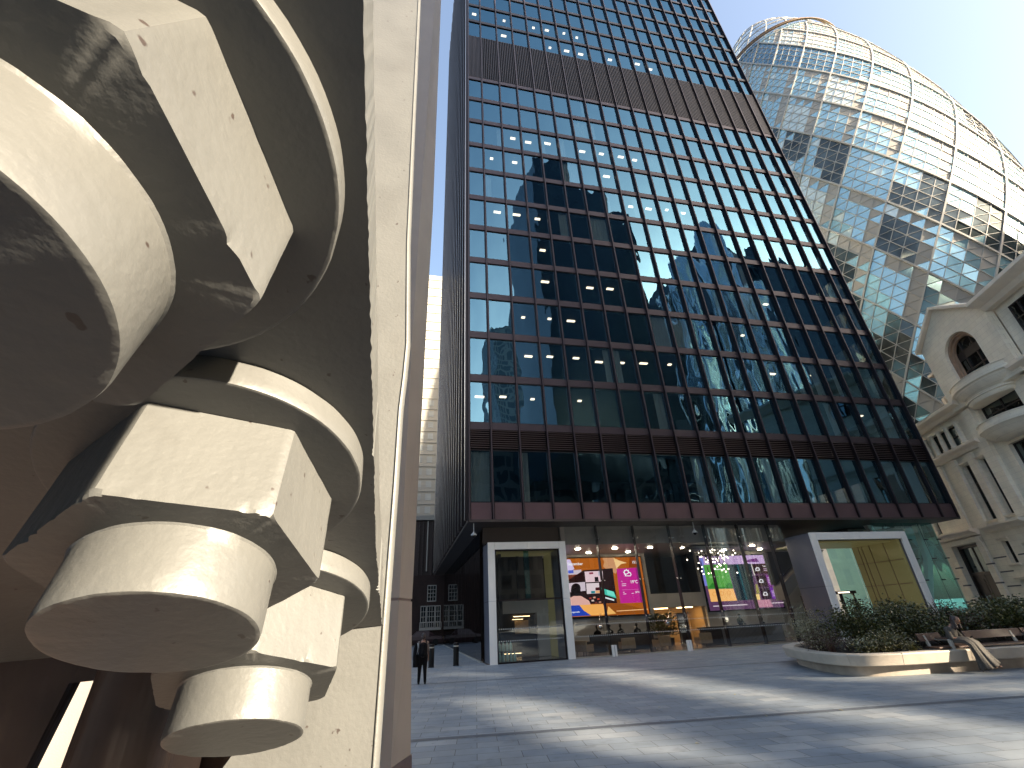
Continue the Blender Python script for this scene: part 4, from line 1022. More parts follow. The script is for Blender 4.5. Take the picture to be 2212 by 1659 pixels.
strap('tuft of grass beside the left end of the bench', 15.9, 13.75, .40, 60, M['leaf_mid'], .006, .8, 'grass tuft', 'grass_tuft')
strap('wispy reddish grass at the tip of the planter', 14.25, 15.2, .6, 70, M['leaf_red'], .006, .8, 'grass tuft', 'grass_tuft')

# ================================================================== people
def body(name, mb, mats, parent, vox=.012, sm=6):
    o = mb.build(name, mats, parent, smooth=True)
    r = o.modifiers.new('remesh', 'REMESH'); r.mode = 'VOXEL'; r.voxel_size = vox; r.use_smooth_shade = True
    s = o.modifiers.new('smooth', 'SMOOTH'); s.iterations = sm; s.factor = .5
    return o
def hand(mb, wrist, d, palm_n, size=1.0, curl=.5, thumb_side=1):
    d = Vector(d).normalized(); nrm = Vector(palm_n); nrm = (nrm-d*nrm.dot(d)).normalized(); s = d.cross(nrm)
    w_ = Vector(wrist); mb.cap(w_, .024*size, w_+d*.085*size, .030*size, 8)
    mb.cap(w_+d*.03*size-s*.018*size, .018*size, w_+d*.08*size-s*.022*size, .016*size, 8); mb.cap(w_+d*.03*size+s*.018*size, .018*size, w_+d*.08*size+s*.022*size, .016*size, 8)
    for k, (o_, ln) in enumerate(((-.033, .058), (-.011, .072), (.011, .068), (.033, .052))):
        a = w_+d*.085*size+s*o_*size; c = curl*(1+.1*k); b = a+(d*math.cos(c)+nrm*math.sin(c))*ln*.5*size; e = b+(d*math.cos(2*c)+nrm*math.sin(2*c))*ln*.55*size
        mb.cap(a, .0095*size, b, .0088*size, 6); mb.cap(b, .0088*size, e, .0078*size, 6)
    a = w_+d*.03*size+s*thumb_side*.032*size; b = a+(d*.7+s*thumb_side*.6+nrm*.4).normalized()*.045*size; e = b+(d*.9+nrm*.6).normalized()*.032*size
    mb.cap(a, .012*size, b, .0105*size, 6); mb.cap(b, .0105*size, e, .009*size, 6)
def headface(mb, c, f, up=Vector((0, 0, 1)), k=1.0):
    """skull, jaw, nose, ears; f = facing direction"""
    f = Vector(f).normalized(); up = (Vector(up)-f*Vector(up).dot(f)).normalized(); s = f.cross(up); Mx = Matrix((s, f, up)).transposed(); c = Vector(c)
    mb.ell(c+up*.02*k, .076*k, .095*k, .105*k, 0, 16, 10, Mx); mb.ell(c+f*.030*k-up*.055*k, .056*k, .062*k, .060*k, 0, 12, 8, Mx)
    mb.cap(c+f*.085*k+up*.015*k, .009*k, c+f*.108*k-up*.018*k, .015*k, 6)
    mb.cap(c+f*.082*k-up*.058*k-s*.02*k, .009*k, c+f*.082*k-up*.058*k+s*.02*k, .009*k, 6)
    for q in (-1, 1): mb.ell(c+s*q*.078*k-up*.005*k-f*.005*k, .012*k, .020*k, .030*k, 0, 8, 6, Mx); mb.ell(c+f*.075*k+s*q*.033*k+up*.018*k, .016*k, .010*k, .010*k, 0, 8, 6, Mx)
    return Mx
# walker seen from behind
mx, my = .86, 21.35
pm = thing('person', 'person walking away in black trousers with a dark backpack, by the left bollards', 'person', (mx, my, 0))
b = MB(); V = lambda x, y, z: Vector((mx+x, my+y, z))
b.cap(V(0, 0, 1.43), .055, V(0, .02, 1.52), .052); headface(b, V(.012, .03, 1.625), (.25, 1, -.12))
b.cap(V(0, 0, 1.0), .15, V(0, 0, 1.33), .17)
for q, fw in ((-1, -.03), (1, .05)):
    b.cap(V(.17*q, 0, 1.40), .055, V(.215*q, -.02+fw, 1.14), .042); b.cap(V(.215*q, -.02+fw, 1.14), .040, V(.225*q, .06+fw, .90), .027)
    hand(b, V(.225*q, .06+fw, .88), (0, .12, -1), (-q, 0, 0), 1, .35, -q)
    b.cap(V(.085*q, 0, .93), .09, V(.10*q, .01*q, .50), .06); b.cap(V(.10*q, .01*q, .50), .055, V(.115*q, -.05*q, .10), .038)
body('figure', b, M['skin'], pm, .010)
b = MB(); b.ell(V(.012, .01, 1.66), .083, .098, .095, 0, 14, 10); b.ell(V(.0, -.03, 1.60), .07, .06, .08, 0, 12, 8); body('hair', b, M['hair'], pm, .012, 3)
b = MB(); b.cap(V(-.12, 0, 1.38), .075, V(.12, 0, 1.38), .075); b.cap(V(0, 0, 1.02), .175, V(0, 0, 1.30), .185)
for q, fw in ((-1, -.03), (1, .05)): b.cap(V(.16*q, 0, 1.40), .072, V(.215*q, -.02+fw, 1.13), .055)
body('shirt', b, M['grey_shirt'], pm, .014)
b = MB(); b.cap(V(-.06, 0, .95), .135, V(.06, 0, .95), .135)
for q in (-1, 1): b.cap(V(.088*q, 0, .90), .112, V(.105*q, .012*q, .50), .078); b.cap(V(.105*q, .012*q, .50), .075, V(.12*q, -.05*q, .08), .055)
body('trousers', b, M['black_cloth'], pm, .014)
b = MB()
for q in (-1, 1): b.cap(V(.12*q, -.09-.04*q, .045), .042, V(.13*q, .10-.04*q, .04), .036)
body('shoes', b, M['black_cloth'], pm, .010, 3)
bpk = thing('backpack', 'dark backpack worn by the person walking away', 'backpack', (mx, my-.2, 1.2))
b = MB(); b.cap(V(-.08, -.24, 1.02), .09, V(-.08, -.22, 1.32), .085); b.cap(V(.08, -.24, 1.02), .09, V(.08, -.22, 1.32), .085); b.cap(V(0, -.27, 1.02), .10, V(0, -.25, 1.34), .095); b.cap(V(0, -.33, 1.05), .07, V(0, -.33, 1.15), .06)
body('bag_body', b, M['black_cloth'], bpk, .014)
b = MB()
for q in (-1, 1): b.tube([V(.12*q, -.16, 1.40), V(.115*q, -.06, 1.475), V(.12*q, .09, 1.46), V(.13*q, .17, 1.30)], .018, 6)
b.build('strap', M['black_cloth'], bpk, smooth=True)
ct = thing('jacket', 'dark jacket with a white lining edge carried at the left side of the walking person', 'jacket', (mx-.3, my, 1))
rings = []
for i in range(9):
    t_ = i/8; z_ = 1.40-.82*t_; rings.append([V(-.25-.035*math.sin(3*t_)+(.07+.04*t_)*math.cos(a)+.012*math.sin(5*a+6*t_), -.03+(.10+.03*t_)*math.sin(a), z_) for a in [2*math.pi*k/20 for k in range(20)]])
MB().rings(rings).build('cloth', M['black_cloth'], ct, smooth=True, fix=True)
b = MB(); b.tube([V(-.22, -.13, 1.40), V(-.20, -.16, 1.25), V(-.24, -.17, 1.02)], [.014, .012, .004], 6); b.tube([V(-.20, -.14, 1.40), V(-.15, -.15, 1.22), V(-.14, -.165, 1.02)], [.012, .010, .004], 6); b.build('white_edge', M['white'], ct)

# seated woman
wx, wy = 16.90, 13.10
pw = thing('person', 'woman in a long grey dress sitting on the bench looking down at a phone', 'person', (wx, wy, .70))
V = lambda x, y, z: Vector((wx+x, wy+y, z))
# leans a little forward; faces -Y turned to +X
b = MB(); hc = V(.10, -.20, 1.40)
b.cap(V(.03, .02, 1.22), .05, V(.08, -.12, 1.33), .047); headface(b, hc, (.30, -.75, -.55), (0.1, -.5, .85), .96)
b.cap(V(0, .06, .84), .13, V(.02, .02, 1.12), .13)
for q in (-1, 1):
    sh = V(.155*q+.02, .03, 1.17); el = V(.20*q+.03, -.06, .93); wr = V(.075*q+.10, -.30, .88)
    b.cap(sh, .045, el, .036); b.cap(el, .036, wr, .024); hand(b, wr, (.05-.05*q, -1, .12), (-.4*q, .2, -.6), .92, .8, -q)
    kn = V(.12*q+.07, -.42, .80); ft = V(.10*q+.22, -.56, .22)
    b.cap(V(.09*q, .02, .80), .085, kn, .06); b.cap(kn, .055, ft, .036); b.cap(ft, .034, ft+Vector((.03, -.16, -.045)), .028)
body('figure', b, M['skin'], pw, .009, 5)
b = MB(); b.ell(hc+Vector((-.02, .035, .045)), .085, .105, .098, 0, 14, 10); 
for q in (-1, 1): b.cap(hc+Vector((.075*q, .02, .03)), .04, hc+Vector((.075*q-.01, -.01, -.20)), .035); 
b.cap(hc+Vector((-.02, .09, .0)), .075, hc+Vector((-.04, .10, -.20)), .06)
body('hair', b, M['hair'], pw, .012, 3)
b = MB(); b.cap(V(-.10, .03, 1.15), .075, V(.14, .03, 1.15), .075); b.cap(V(0, .06, .86), .150, V(.02, .03, 1.10), .150); b.cap(V(.02, .0, 1.14), .07, V(.04, -.03, 1.20), .06)
for q in (-1, 1): b.cap(V(.15*q+.02, .03, 1.17), .066, V(.20*q+.03, -.06, .93), .058)
body('dress_top', b, M['dress'], pw, .013, 4)
rings = []; path = [((0, .08, .84), .185, .15, 0), ((.02, -.06, .85), .20, .12, .2), ((.04, -.22, .855), .205, .105, .4), ((.055, -.36, .84), .21, .105, .6), ((.07, -.455, .765), .205, .10, .8), ((.09, -.475, .64), .215, .115, 1), ((.12, -.49, .50), .235, .14, 1.1), ((.15, -.505, .36), .265, .17, 1.2), ((.18, -.52, .24), .30, .20, 1.3), ((.20, -.53, .17), .32, .22, 1.3)]
for i, ((x, y, z), rx, ry, fd) in enumerate(path):
    p0 = Vector(path[max(i-1, 0)][0]); p1 = Vector(path[min(i+1, len(path)-1)][0]); t_ = (p1-p0).normalized(); sx = Vector((1, .05, 0)); sx = (sx-t_*sx.dot(t_)).normalized(); sy = t_.cross(sx)
    ring = []
    for k in range(64):
        a = 2*math.pi*k/64; fo = 1+fd*(.085*math.sin(7*a+i*.35)+.05*math.sin(13*a+1.7+i*.2)); dip = -.10*math.exp(-((a-math.pi*1.5)/.5)**2) if False else 0
        ring.append(V(x, y, z)+sx*rx*fo*math.cos(a)+sy*ry*fo*math.sin(a))
    rings.append(ring)
o = MB().rings(rings, cap=False).build('skirt', M['dress'], pw, smooth=True, fix=True); sd = o.modifiers.new('solid', 'SOLIDIFY'); sd.thickness = .008; sd.offset = -1
ph_ = thing('phone', 'dark smartphone held by the seated woman', 'phone', tuple(V(.11, -.42, .93)))
b = MB(); b.obox(V(.11, -.41, .935), (1, 0, 0), (0, -.8, .6), (0, .6, .8), .036, .074, .0045); b.build('case', M['black_cloth'], ph_, bevel=.003)
b = MB(); b.obox(V(.11, -.41, .935)+Vector((0, .6, .8))*.0052, (1, 0, 0), (0, -.8, .6), (0, .6, .8), .032, .068, .0006); b.build('screen', M['chrome'], ph_)

# ================================================================== street furniture
for i, (x_, y_, lb) in enumerate(((2.95, 28.85, 'black steel bollard standing alone in front of the dark side passage'), (1.62, 28.8, 'black steel bollard half hidden by the walking person'))):
    t = thing('bollard', lb, 'bollard', (x_, y_, 0), 'black bollards')
    m = MB(); pr = [(.165, 0), (.165, .03), (.15, .05), (.15, .98), (.155, 1.0), (.155, 1.05), (.13, 1.09), (.02, 1.10)]
    m.rings([[(x_+r*math.cos(k*math.pi/12), y_+r*math.sin(k*math.pi/12), z_) for k in range(24)] for r, z_ in pr]); m.build('post', M['bollard'], t, fix=True)
    m = MB(); m.rings([[(x_+.1515*math.cos(k*math.pi/12), y_+.1515*math.sin(k*math.pi/12), z_) for k in range(24)] for z_ in (.90, .96)], cap=False); m.build('reflective_band', M['castmetal'], t)
for x_, lb in ((11.6, 'short white door post in front of the lobby glass under the left screen'), (16.25, 'short white door post in front of the lobby glass near the warm alcove')):
    t = thing('guard_post', lb, 'post', (x_, 27.5, 0), 'short white posts along the lobby glass')
    m = MB(); m.box(x_-.13, x_-.015, 27.42, 27.58, 0, .55); m.box(x_+.015, x_+.13, 27.42, 27.58, 0, .55); m.build('post', M['white_frame'], t, bevel=.008)
    m = MB(); m.box(x_-.015, x_+.015, 27.46, 27.54, 0, .54); m.build('groove', M['joint'], t)
for x_, lb in ((3.72, 'white security camera hanging under the left corner of the tower'), (17.9, 'white dome security camera hanging under the middle of the overhang')):
    t = thing('security_camera', lb, 'camera', (x_, 27.05, SOF-.1), 'security cameras under the overhang')
    MB().tube([(x_, 27.05, SOF-.1), (x_, 27.05, 6.58)], .028, 8).build('drop_pole', M['white'], t)
    m = MB(); m.rings([[(x_+r*math.cos(k*math.pi/10), 27.05+r*math.sin(k*math.pi/10), z_) for k in range(20)] for r, z_ in ((.03, 6.66), (.07, 6.6), (.17, 6.50), (.18, 6.46), (.15, 6.45))]); m.build('hood', M['white'], t, smooth=True, fix=True)
    MB().ell((x_, 27.05, 6.43), .11, .11, .11, 0, 14, 8).build('dome', M['bollard'], t, smooth=True)
lr = random.Random(3)
for i, (x_, y_) in enumerate(((7.6, 10.4), (5.1, 9.0), (9.3, 10.2), (6.2, 12.4), (10.8, 9.4), (4.4, 13.4), (8.8, 13.1))):
    m = MB(); a = lr.uniform(0, 6); d_ = Vector((math.cos(a), math.sin(a), 0)); s_ = Vector((-d_.y, d_.x, 0)); p = Vector((x_, y_, .006))
    m.org = p; m.face([p-d_*.05, p-s_*.028+Vector((0, 0, .016)), p+d_*.05+Vector((0, 0, .01))]); m.face([p-d_*.05, p+d_*.05+Vector((0, 0, .01)), p+s_*.028+Vector((0, 0, .018))])
    tag(m.build('fallen_leaf', M['leaf_pale']), 'small pale dry leaf lying on the open paving', 'leaf', 'dry leaves scattered on the paving')

# ================================================================== lobby furniture, screens
def armchair(x, y, rz, lab):
    t = thing('armchair', lab, 'armchair', (x, y, .03), 'armchairs along the lobby glass'); c, s_ = math.cos(rz), math.sin(rz)
    def P(mm, x0, x1, y0, y1, z0, z1): mm.obox((x+c*(x0+x1)/2-s_*(y0+y1)/2, y+s_*(x0+x1)/2+c*(y0+y1)/2, (z0+z1)/2), (c, s_, 0), (-s_, c, 0), (0, 0, 1), (x1-x0)/2, (y1-y0)/2, (z1-z0)/2)
    m = MB(); P(m, -.36, .36, -.36, .36, .26, .44); m.build('seat', M['tan'], t, bevel=.03)
    m = MB(); P(m, -.42, .42, .30, .42, .24, .80); m.build('backrest', M['tan'], t, bevel=.03)
    for q in (-1, 1): m = MB(); P(m, .36*q-.06*(q < 0), .36*q+.06*(q > 0), -.36, .30, .22, .60); m.build('arm', M['tan'], t, bevel=.025)
    for qx in (-.3, .3):
        for qy in (-.3, .32): m = MB(); P(m, qx-.02, qx+.02, qy-.02, qy+.02, .0, .24); m.build('leg', M['bronze_dark'], t)
armchair(10.4, 29.0, 2.2, 'brown armchair beside the first white portal, leftmost behind the glass')
armchair(13.15, 29.2, 3.0, 'tan armchair in the middle under the left screen')
armchair(15.4, 29.2, 3.3, 'tan armchair near the warm lit alcove')
armchair(18.3, 29.3, 3.1, 'tan armchair in front of the slatted desk')
sf = thing('sofa', 'long dark sofa with people sitting behind the armchairs', 'sofa', (13.4, 31.2, .03))
MB().box(11.5, 15.8, 31.0, 31.7, .25, .62).build('seat', M['brown_uph'], sf, bevel=.04); MB().box(11.5, 15.8, 30.8, 31.0, .25, 1.0).build('backrest', M['brown_uph'], sf, bevel=.04); MB().box(11.6, 15.7, 30.95, 31.6, .03, .25).build('base', M['dark_brown'], sf)
for x_, lb in ((12.15, 'dark seated figure on the left end of the lobby sofa'), (13.0, 'dark seated figure second from the left on the lobby sofa'), (13.75, 'dark seated figure near the middle of the lobby sofa'), (14.9, 'dark seated figure on the right end of the lobby sofa')):
    t = thing('person', lb, 'person', (x_, 31.2, .62)); b = MB()
    b.cap((x_, 31.2, .72), .16, (x_, 31.15, 1.10), .15); b.cap((x_-.15, 31.15, 1.12), .065, (x_+.15, 31.15, 1.12), .065); b.cap((x_, 31.17, 1.15), .05, (x_, 31.17, 1.27), .05)
    for q in (-1, 1): b.cap((x_+.19*q, 31.15, 1.1), .05, (x_+.22*q, 31.3, .85), .04); b.cap((x_+.22*q, 31.3, .85), .038, (x_+.1*q, 31.55, .8), .03); hand(b, (x_+.1*q, 31.56, .8), (-.3*q, 1, 0), (0, 0, -1), 1, .5, -q); b.cap((x_+.09*q, 31.3, .72), .08, (x_+.1*q, 31.75, .68), .06); b.cap((x_+.1*q, 31.75, .68), .055, (x_+.1*q, 31.8, .12), .04)
    headface(b, (x_, 31.19, 1.40), (.1, 1, -.1)); body('figure', b, M['black_cloth'], t, .018, 3)
    b = MB(); b.ell((x_, 31.16, 1.44), .085, .095, .09); b.build('hair', M['hair'], t, smooth=True)
dk = thing('reception_desk', 'dark reception desk with a front of vertical slats under the right screen', 'desk', (22, 30, .03))
MB().box(18.9, 25.0, 29.9, 30.7, .98, 1.06).build('counter', M['dark_brown'], dk); MB().box(19.0, 24.9, 30.1, 30.6, .03, .98).build('carcass', M['brown_uph'], dk)
for k in range(48):
    x_ = 20.3+.095*k; MB().box(x_, x_+.042, 30.03, 30.09, .06, .97).build('slat', M['bulkhead'], dk)
for x_, lb in ((22.6, 'dark standing receptionist behind the slatted desk'), (24.3, 'dark seated receptionist at the right end of the desk')):
    t = thing('person', lb, 'person', (x_, 31.2, 0)); b = MB(); hz = 1.62 if x_ < 23 else 1.32; dz = hz-1.62
    b.cap((x_, 31.2, .95+dz*.5), .14, (x_, 31.2, 1.33+dz), .16); b.cap((x_-.15, 31.2, 1.38+dz), .06, (x_+.15, 31.2, 1.38+dz), .06); b.cap((x_, 31.2, 1.4+dz), .05, (x_, 31.2, 1.5+dz), .05)
    for q in (-1, 1): b.cap((x_+.18*q, 31.2, 1.36+dz), .048, (x_+.22*q, 31.15, 1.12+dz), .04); b.cap((x_+.22*q, 31.15, 1.12+dz), .038, (x_+.12*q, 30.9, 1.1+dz*.6), .028); hand(b, (x_+.12*q, 30.89, 1.1+dz*.6), (-.2*q, -1, 0), (0, 0, -1), 1, .4, q); b.cap((x_+.09*q, 31.2, .9+dz*.5), .085, (x_+.1*q, 31.2 if x_ < 23 else 30.95, .5), .06); b.cap((x_+.1*q, 31.2 if x_ < 23 else 30.95, .5), .055, (x_+.1*q, 31.2, .1), .04)
    headface(b, (x_, 31.17, hz), (-.1, -1, -.2)); body('figure', b, M['black_cloth'], t, .018, 3); b = MB(); b.ell((x_, 31.2, hz+.04), .085, .095, .09); b.build('hair', M['hair'], t, smooth=True)
bs = thing('striped_stand', 'white striped leaflet stand left of the reception desk', 'display stand', (18.9, 32.2, .03))
MB().box(18.5, 19.3, 32.2, 32.3, .03, 1.95).build('panel', M['dark_brown'], bs)
for k in range(5): MB().box(18.55, 19.25, 32.15, 32.19, .75+.2*k, .88+.2*k).build('shelf', M['white'], bs)
for x_, y_, bx, lb in ((11.9, 30.0, 12.9, 'arc floor lamp with a chrome ball shade under the left screen'), (16.5, 30.0, 18.4, 'arc floor lamp with a chrome ball shade in front of the warm alcove')):
    t = thing('arc_lamp', lb, 'floor lamp', (bx, 31.9, .03), 'chrome arc lamps in the lobby')
    pts = [(bx, 31.9, .03)]+[(bx+(x_-bx)*(1-math.cos(a))/2*1.0, 31.9+(y_-31.9)*(1-math.cos(a))/2, 1.0+1.15*math.sin(a)) for a in [math.pi*k/12 for k in range(12)]]+[(x_, y_, 1.48)]
    MB().tube(pts, .016, 6).build('arm', M['chrome'], t, smooth=True); MB().rings([[(bx+.18*math.cos(k*math.pi/8), 31.9+.18*math.sin(k*math.pi/8), z_) for k in range(16)] for z_ in (.03, .09)]).build('base', M['chrome'], t)
    MB().ell((x_, y_, 1.42), .17, .17, .15, 0, 16, 10).build('shade', M['chrome'], t, smooth=True)
for x_, y_, lb in ((16.9, 32.5, 'dark potted plant left of the warm alcove'), (18.0, 32.6, 'dark potted plant beside the striped stand')):
    t = thing('potted_plant', lb, 'plant', (x_, y_, .03), 'potted plants in the lobby'); MB().rings([[(x_+r*math.cos(k*math.pi/8), y_+r*math.sin(k*math.pi/8), z_) for k in range(16)] for r, z_ in ((.16, .03), (.22, .5))]).build('pot', M['dark_brown'], t, fix=True)
    lf = MB()
    for k in range(420):
        p = Vector((x_+prng.gauss(0, .22), y_+prng.gauss(0, .2), prng.uniform(.6, 1.9))); leaf(lf, p, Vector((p.x-x_, p.y-y_, .3)), .22, .05)
    lf.build('foliage', M['leaf_dark'], t)
# pendant cluster
pc = thing('pendant_light', 'cluster of small hanging globe lights in front of the right screen', 'pendant light', (20.9, 30, 5.9))
MB().box(18.9, 22.9, 29.2, 30.6, 5.92, 6.0).build('ceiling_plate', M['dark_brown'], pc)
for k in range(64):
    x_ = 20.9+lr.gauss(0, .85); y_ = 29.9+lr.uniform(-.6, .6); z_ = 5.80-abs(lr.gauss(0, .75)) ; x_ = min(22.85, max(18.95, x_)); z_ = max(4.25, z_)
    m = MB(); m.tube([(x_, y_, 5.92), (x_, y_, z_+.2)], .006, 4); m.tube([(x_, y_, z_+.40 if z_ < 5.3 else z_+.05), (x_, y_, z_+.02)], .030, 6); o = m.build('drop_rod', M['bronze_dark'], pc)
    MB().ell((x_, y_, z_), .048, .048, .048, 0, 8, 6).build('globe', M['bulb'], o, smooth=True)
# water bottles inside the first portal
bt = thing('bottle_stack', 'stack of pale green bottles on the floor inside the first white portal', 'bottles', (5.9, 28.6, .03))
for k in range(5):
    for j in range(2):
        x_ = 5.28+.21*k; z0 = .04+.50*j
        if k > 3 and j: continue
        MB().rings([[(x_+r*math.cos(q*math.pi/6), 28.4+r*math.sin(q*math.pi/6), z0+z_) for q in range(12)] for r, z_ in ((.085, 0), (.09, .06), (.09, .30), (.035, .40), (.035, .46))]).build('bottle', M['green_bottle'], bt, smooth=True, fix=True)
MB().box(5.2, 6.5, 28.28, 28.52, .03, .045).build('pallet', M['dark_brown'], bt)

# video walls: pictures drawn as flat coloured shapes in front of the panel
FS = 1.0/EXPO
ecache = {}
def ec(r, g, b, k=1.0):
    key = (r, g, b, k)
    if key not in ecache: ecache[key] = emit('screen_colour', lin(r, g, b), 1.15*FS*k)
    return ecache[key]
def screen(name, label, mapf, corners, yb):
    x0, x1, z0, z1 = corners; t = thing(name, label, 'video screen', ((x0+x1)/2, yb, (z0+z1)/2))
    m = MB(); m.box(x0-.07, x1+.07, yb-.06, yb+.10, z0-.07, z1+.07); m.build('bezel', M['black'], t); lay = [0]
    def poly(pts, col, nm='picture', k=1.0):
        lay[0] += 1; y_ = yb-.062-.0025*lay[0]; mm = MB(); P = [mapf(*p) for p in pts]; mm.face([(min(max(p[0], x0), x1), y_, min(max(p[1], z0), z1)) for p in P]); mm.build(nm, ec(*col, k) if len(col) == 3 else ec(*col), t)
    def text(s, X, Y, h, col=(255, 255, 255), al='LEFT'):
        lay[0] += 1; cu = bpy.data.curves.new('screen_text', 'FONT'); cu.body = s; cu.align_x = al; x, z = mapf(X, Y); cu.size = h; cu.materials.append(ec(*col)); cu.offset = h*.012
        o = bpy.data.objects.new('screen_text', cu); COL.objects.link(o); o.parent = t; o.rotation_euler = (R_(90), 0, 0); o.location = (x-ORG[t.name].x, yb-.064-.0025*lay[0]-ORG[t.name].y, z-ORG[t.name].z)
    return t, poly, text
def map1(X, Y):
    f_ = .5
    for _ in range(3):
        yt = 266-11*f_; ybm = 1043-52*f_; g_ = (Y-yt)/(ybm-yt); xl = 138+75*g_; xr = 1080+115*g_; f_ = (X-xl)/(xr-xl)
    return 11.15+f_*5.73, 5.76-g_*3.76
t, poly, text = screen('video_wall', 'large bright screen with an orange picture, a magenta weather panel and the time 15:21', map1, (9.5, 16.88, 2.0, 5.76), 33.05)
x_l = -140
poly([(x_l, 266), (1080, 255), (1195, 990), (x_l, 1050)], (176, 92, 22))
poly([(590, 262), (740, 260), (790, 420), (760, 480), (640, 420), (600, 380), (615, 320)], (206, 148, 104))
poly([(730, 262), (800, 300), (905, 335), (830, 350), (770, 410)], (250, 205, 140)); poly([(940, 258), (1010, 258), (1045, 400), (930, 400)], (140, 62, 12))
poly([(740, 480), (760, 700), (830, 860), (1140, 940), (1190, 985), (560, 1010), (600, 880), (770, 860)], (150, 78, 16))
poly([(x_l, 270), (185, 280), (240, 410), (150, 470), (x_l, 470)], (214, 196, 232)); poly([(150, 430), (325, 420), (330, 500), (160, 510)], (206, 190, 200)); poly([(160, 430), (225, 425), (230, 465), (165, 470)], (66, 92, 200)); poly([(160, 490), (360, 480), (365, 600), (170, 610)], (120, 56, 36))
poly([(165, 560), (350, 430), (720, 405), (775, 860), (430, 870), (190, 780)], (40, 18, 16))
poly([(365, 448), (592, 440), (600, 580), (380, 590)], (232, 200, 206)); poly([(490, 520), (535, 520), (545, 580), (495, 582)], (30, 16, 18)); poly([(420, 460), (470, 456), (475, 480), (425, 484)], (150, 60, 80)); poly([(535, 445), (585, 443), (592, 500), (540, 505)], (180, 176, 190))
poly([(172, 600), (372, 585), (380, 700), (182, 720)], (208, 190, 200)); poly([(385, 605), (545, 598), (556, 732), (395, 742)], (226, 206, 210)); poly([(500, 660), (550, 656), (553, 695), (503, 698)], (70, 20, 26)); poly([(445, 705), (495, 702), (498, 732), (448, 735)], (30, 130, 140)); poly([(500, 702), (552, 698), (556, 730), (503, 733)], (232, 170, 120))
poly([(570, 665), (735, 715), (765, 800), (600, 745)], (70, 190, 168)); poly([(640, 690), (725, 715), (755, 780), (650, 750)], (120, 226, 206)); poly([(620, 780), (735, 812), (738, 832), (625, 800)], (230, 236, 240))
for k, (a, b_, c_) in enumerate(((420, 790, (150, 60, 60)), (470, 780, (210, 150, 130)), (520, 800, (190, 60, 40)), (450, 820, (220, 190, 180)), (540, 840, (170, 120, 100)), (490, 845, (110, 50, 40)))): poly([(a, b_), (a+30, b_-4), (a+34, b_+16), (a+4, b_+20)], c_)
poly([(195, 690)] + [(257+58*math.cos(a), 665-62*math.sin(a)) for a in [math.pi-math.pi*k/10 for k in range(11)]] + [(310, 770), (200, 790)], (22, 10, 10)); poly([(170, 800), (230, 768), (320, 768), (420, 830), (440, 880), (170, 900)], (226, 172, 160))
poly([(x_l, 900), (300, 884), (590, 872), (640, 960), (600, 1010), (x_l, 1030)], (250, 176, 90)); poly([(660, 900), (760, 990), (640, 1004)], (246, 182, 100)); poly([(x_l, 900), (300, 886), (350, 950), (445, 1015), (x_l, 1040)], (36, 66, 176))
poly([(765, 415), (1060, 400), (1130, 850), (815, 862)], (196, 36, 142)); poly([(1010, 403), (1060, 400), (1130, 850), (1075, 853)], (150, 30, 120)); poly([(835, 690), (1050, 682), (1050, 686), (835, 694)], (220, 120, 190))
sunp = [(892+(30 if k % 2 else 44)*math.cos(math.pi*k/8), 462+(30 if k % 2 else 44)*math.sin(math.pi*k/8)) for k in range(16)]; poly(sunp, (255, 250, 255)); poly([(892+22*math.cos(math.pi*k/8), 462+22*math.sin(math.pi*k/8)) for k in range(16)], (196, 36, 142))
cl = [(870, 515), (880, 485), (905, 475), (925, 455), (950, 470), (958, 495), (945, 515)]; poly(cl, (255, 250, 255)); poly([(885, 506), (892, 490), (908, 486), (926, 470), (942, 478), (946, 495), (938, 506)], (196, 36, 142))
text('September', 150, 362, .26); text('15:21', 965, 345, .24); text('19°C', 942, 608, .28); text('20°C', 1005, 732, .16); text('Tu', 822, 590, .10)
for a, b_, w_ in ((830, 612, 58), (832, 636, 52), (845, 720, 20), (848, 742, 38), (955, 735, 26)): poly([(a, b_), (a+w_, b_-3), (a+w_+1, b_+5), (a+1, b_+8)], (250, 210, 236))
poly([(760, 955), (1165, 930), (1167, 940), (762, 965)], (250, 190, 130)); text('exchange.media', 160, 985, .13)
def map2(X, Y):
    f_ = .5
    for _ in range(3):
        yt = 378-38*f_; ybm = 1073-50*f_; g_ = (Y-yt)/(ybm-yt); xl = 275+130*g_; xr = 1190+160*g_; f_ = (X-xl)/(xr-xl)
    return 21.68+f_*6.24, 5.68-g_*3.70
t, poly, text = screen('video_wall', 'large screen with green map, orange dials and purple tiles behind the hanging globes', map2, (21.68, 27.92, 1.98, 5.68), 33.05)
poly([(275, 378), (1190, 340), (1350, 1025), (405, 1073)], (92, 58, 92)); poly([(275, 378), (1190, 340), (1210, 460), (300, 500)], (196, 164, 206)); poly([(840, 445), (930, 405), (1020, 388), (1050, 440)], (112, 50, 120)); poly([(285, 400), (330, 398), (385, 760), (345, 765)], (126, 130, 210))
poly([(330, 490), (630, 472), (700, 790), (385, 800)], (86, 160, 66)); poly([(400, 640), (480, 628), (490, 655), (410, 665)], (130, 190, 110)); poly([(383, 790), (440, 720), (480, 740), (520, 780), (600, 770), (640, 715), (690, 730), (700, 790)], (48, 126, 40)); poly([(560, 640), (580, 630), (585, 650), (565, 665)], (170, 214, 150))
poly([(385, 805), (700, 795), (742, 945), (415, 962)], (250, 186, 110))
for X, Y in ((462, 865), (552, 857), (640, 850)):
    poly([(X+27*math.cos(math.pi*k/8), Y+29*math.sin(math.pi*k/8)) for k in range(16)], (226, 140, 50)); poly([(X+22*math.cos(math.pi*k/8), Y+24*math.sin(math.pi*k/8)) for k in range(16)], (250, 186, 110))
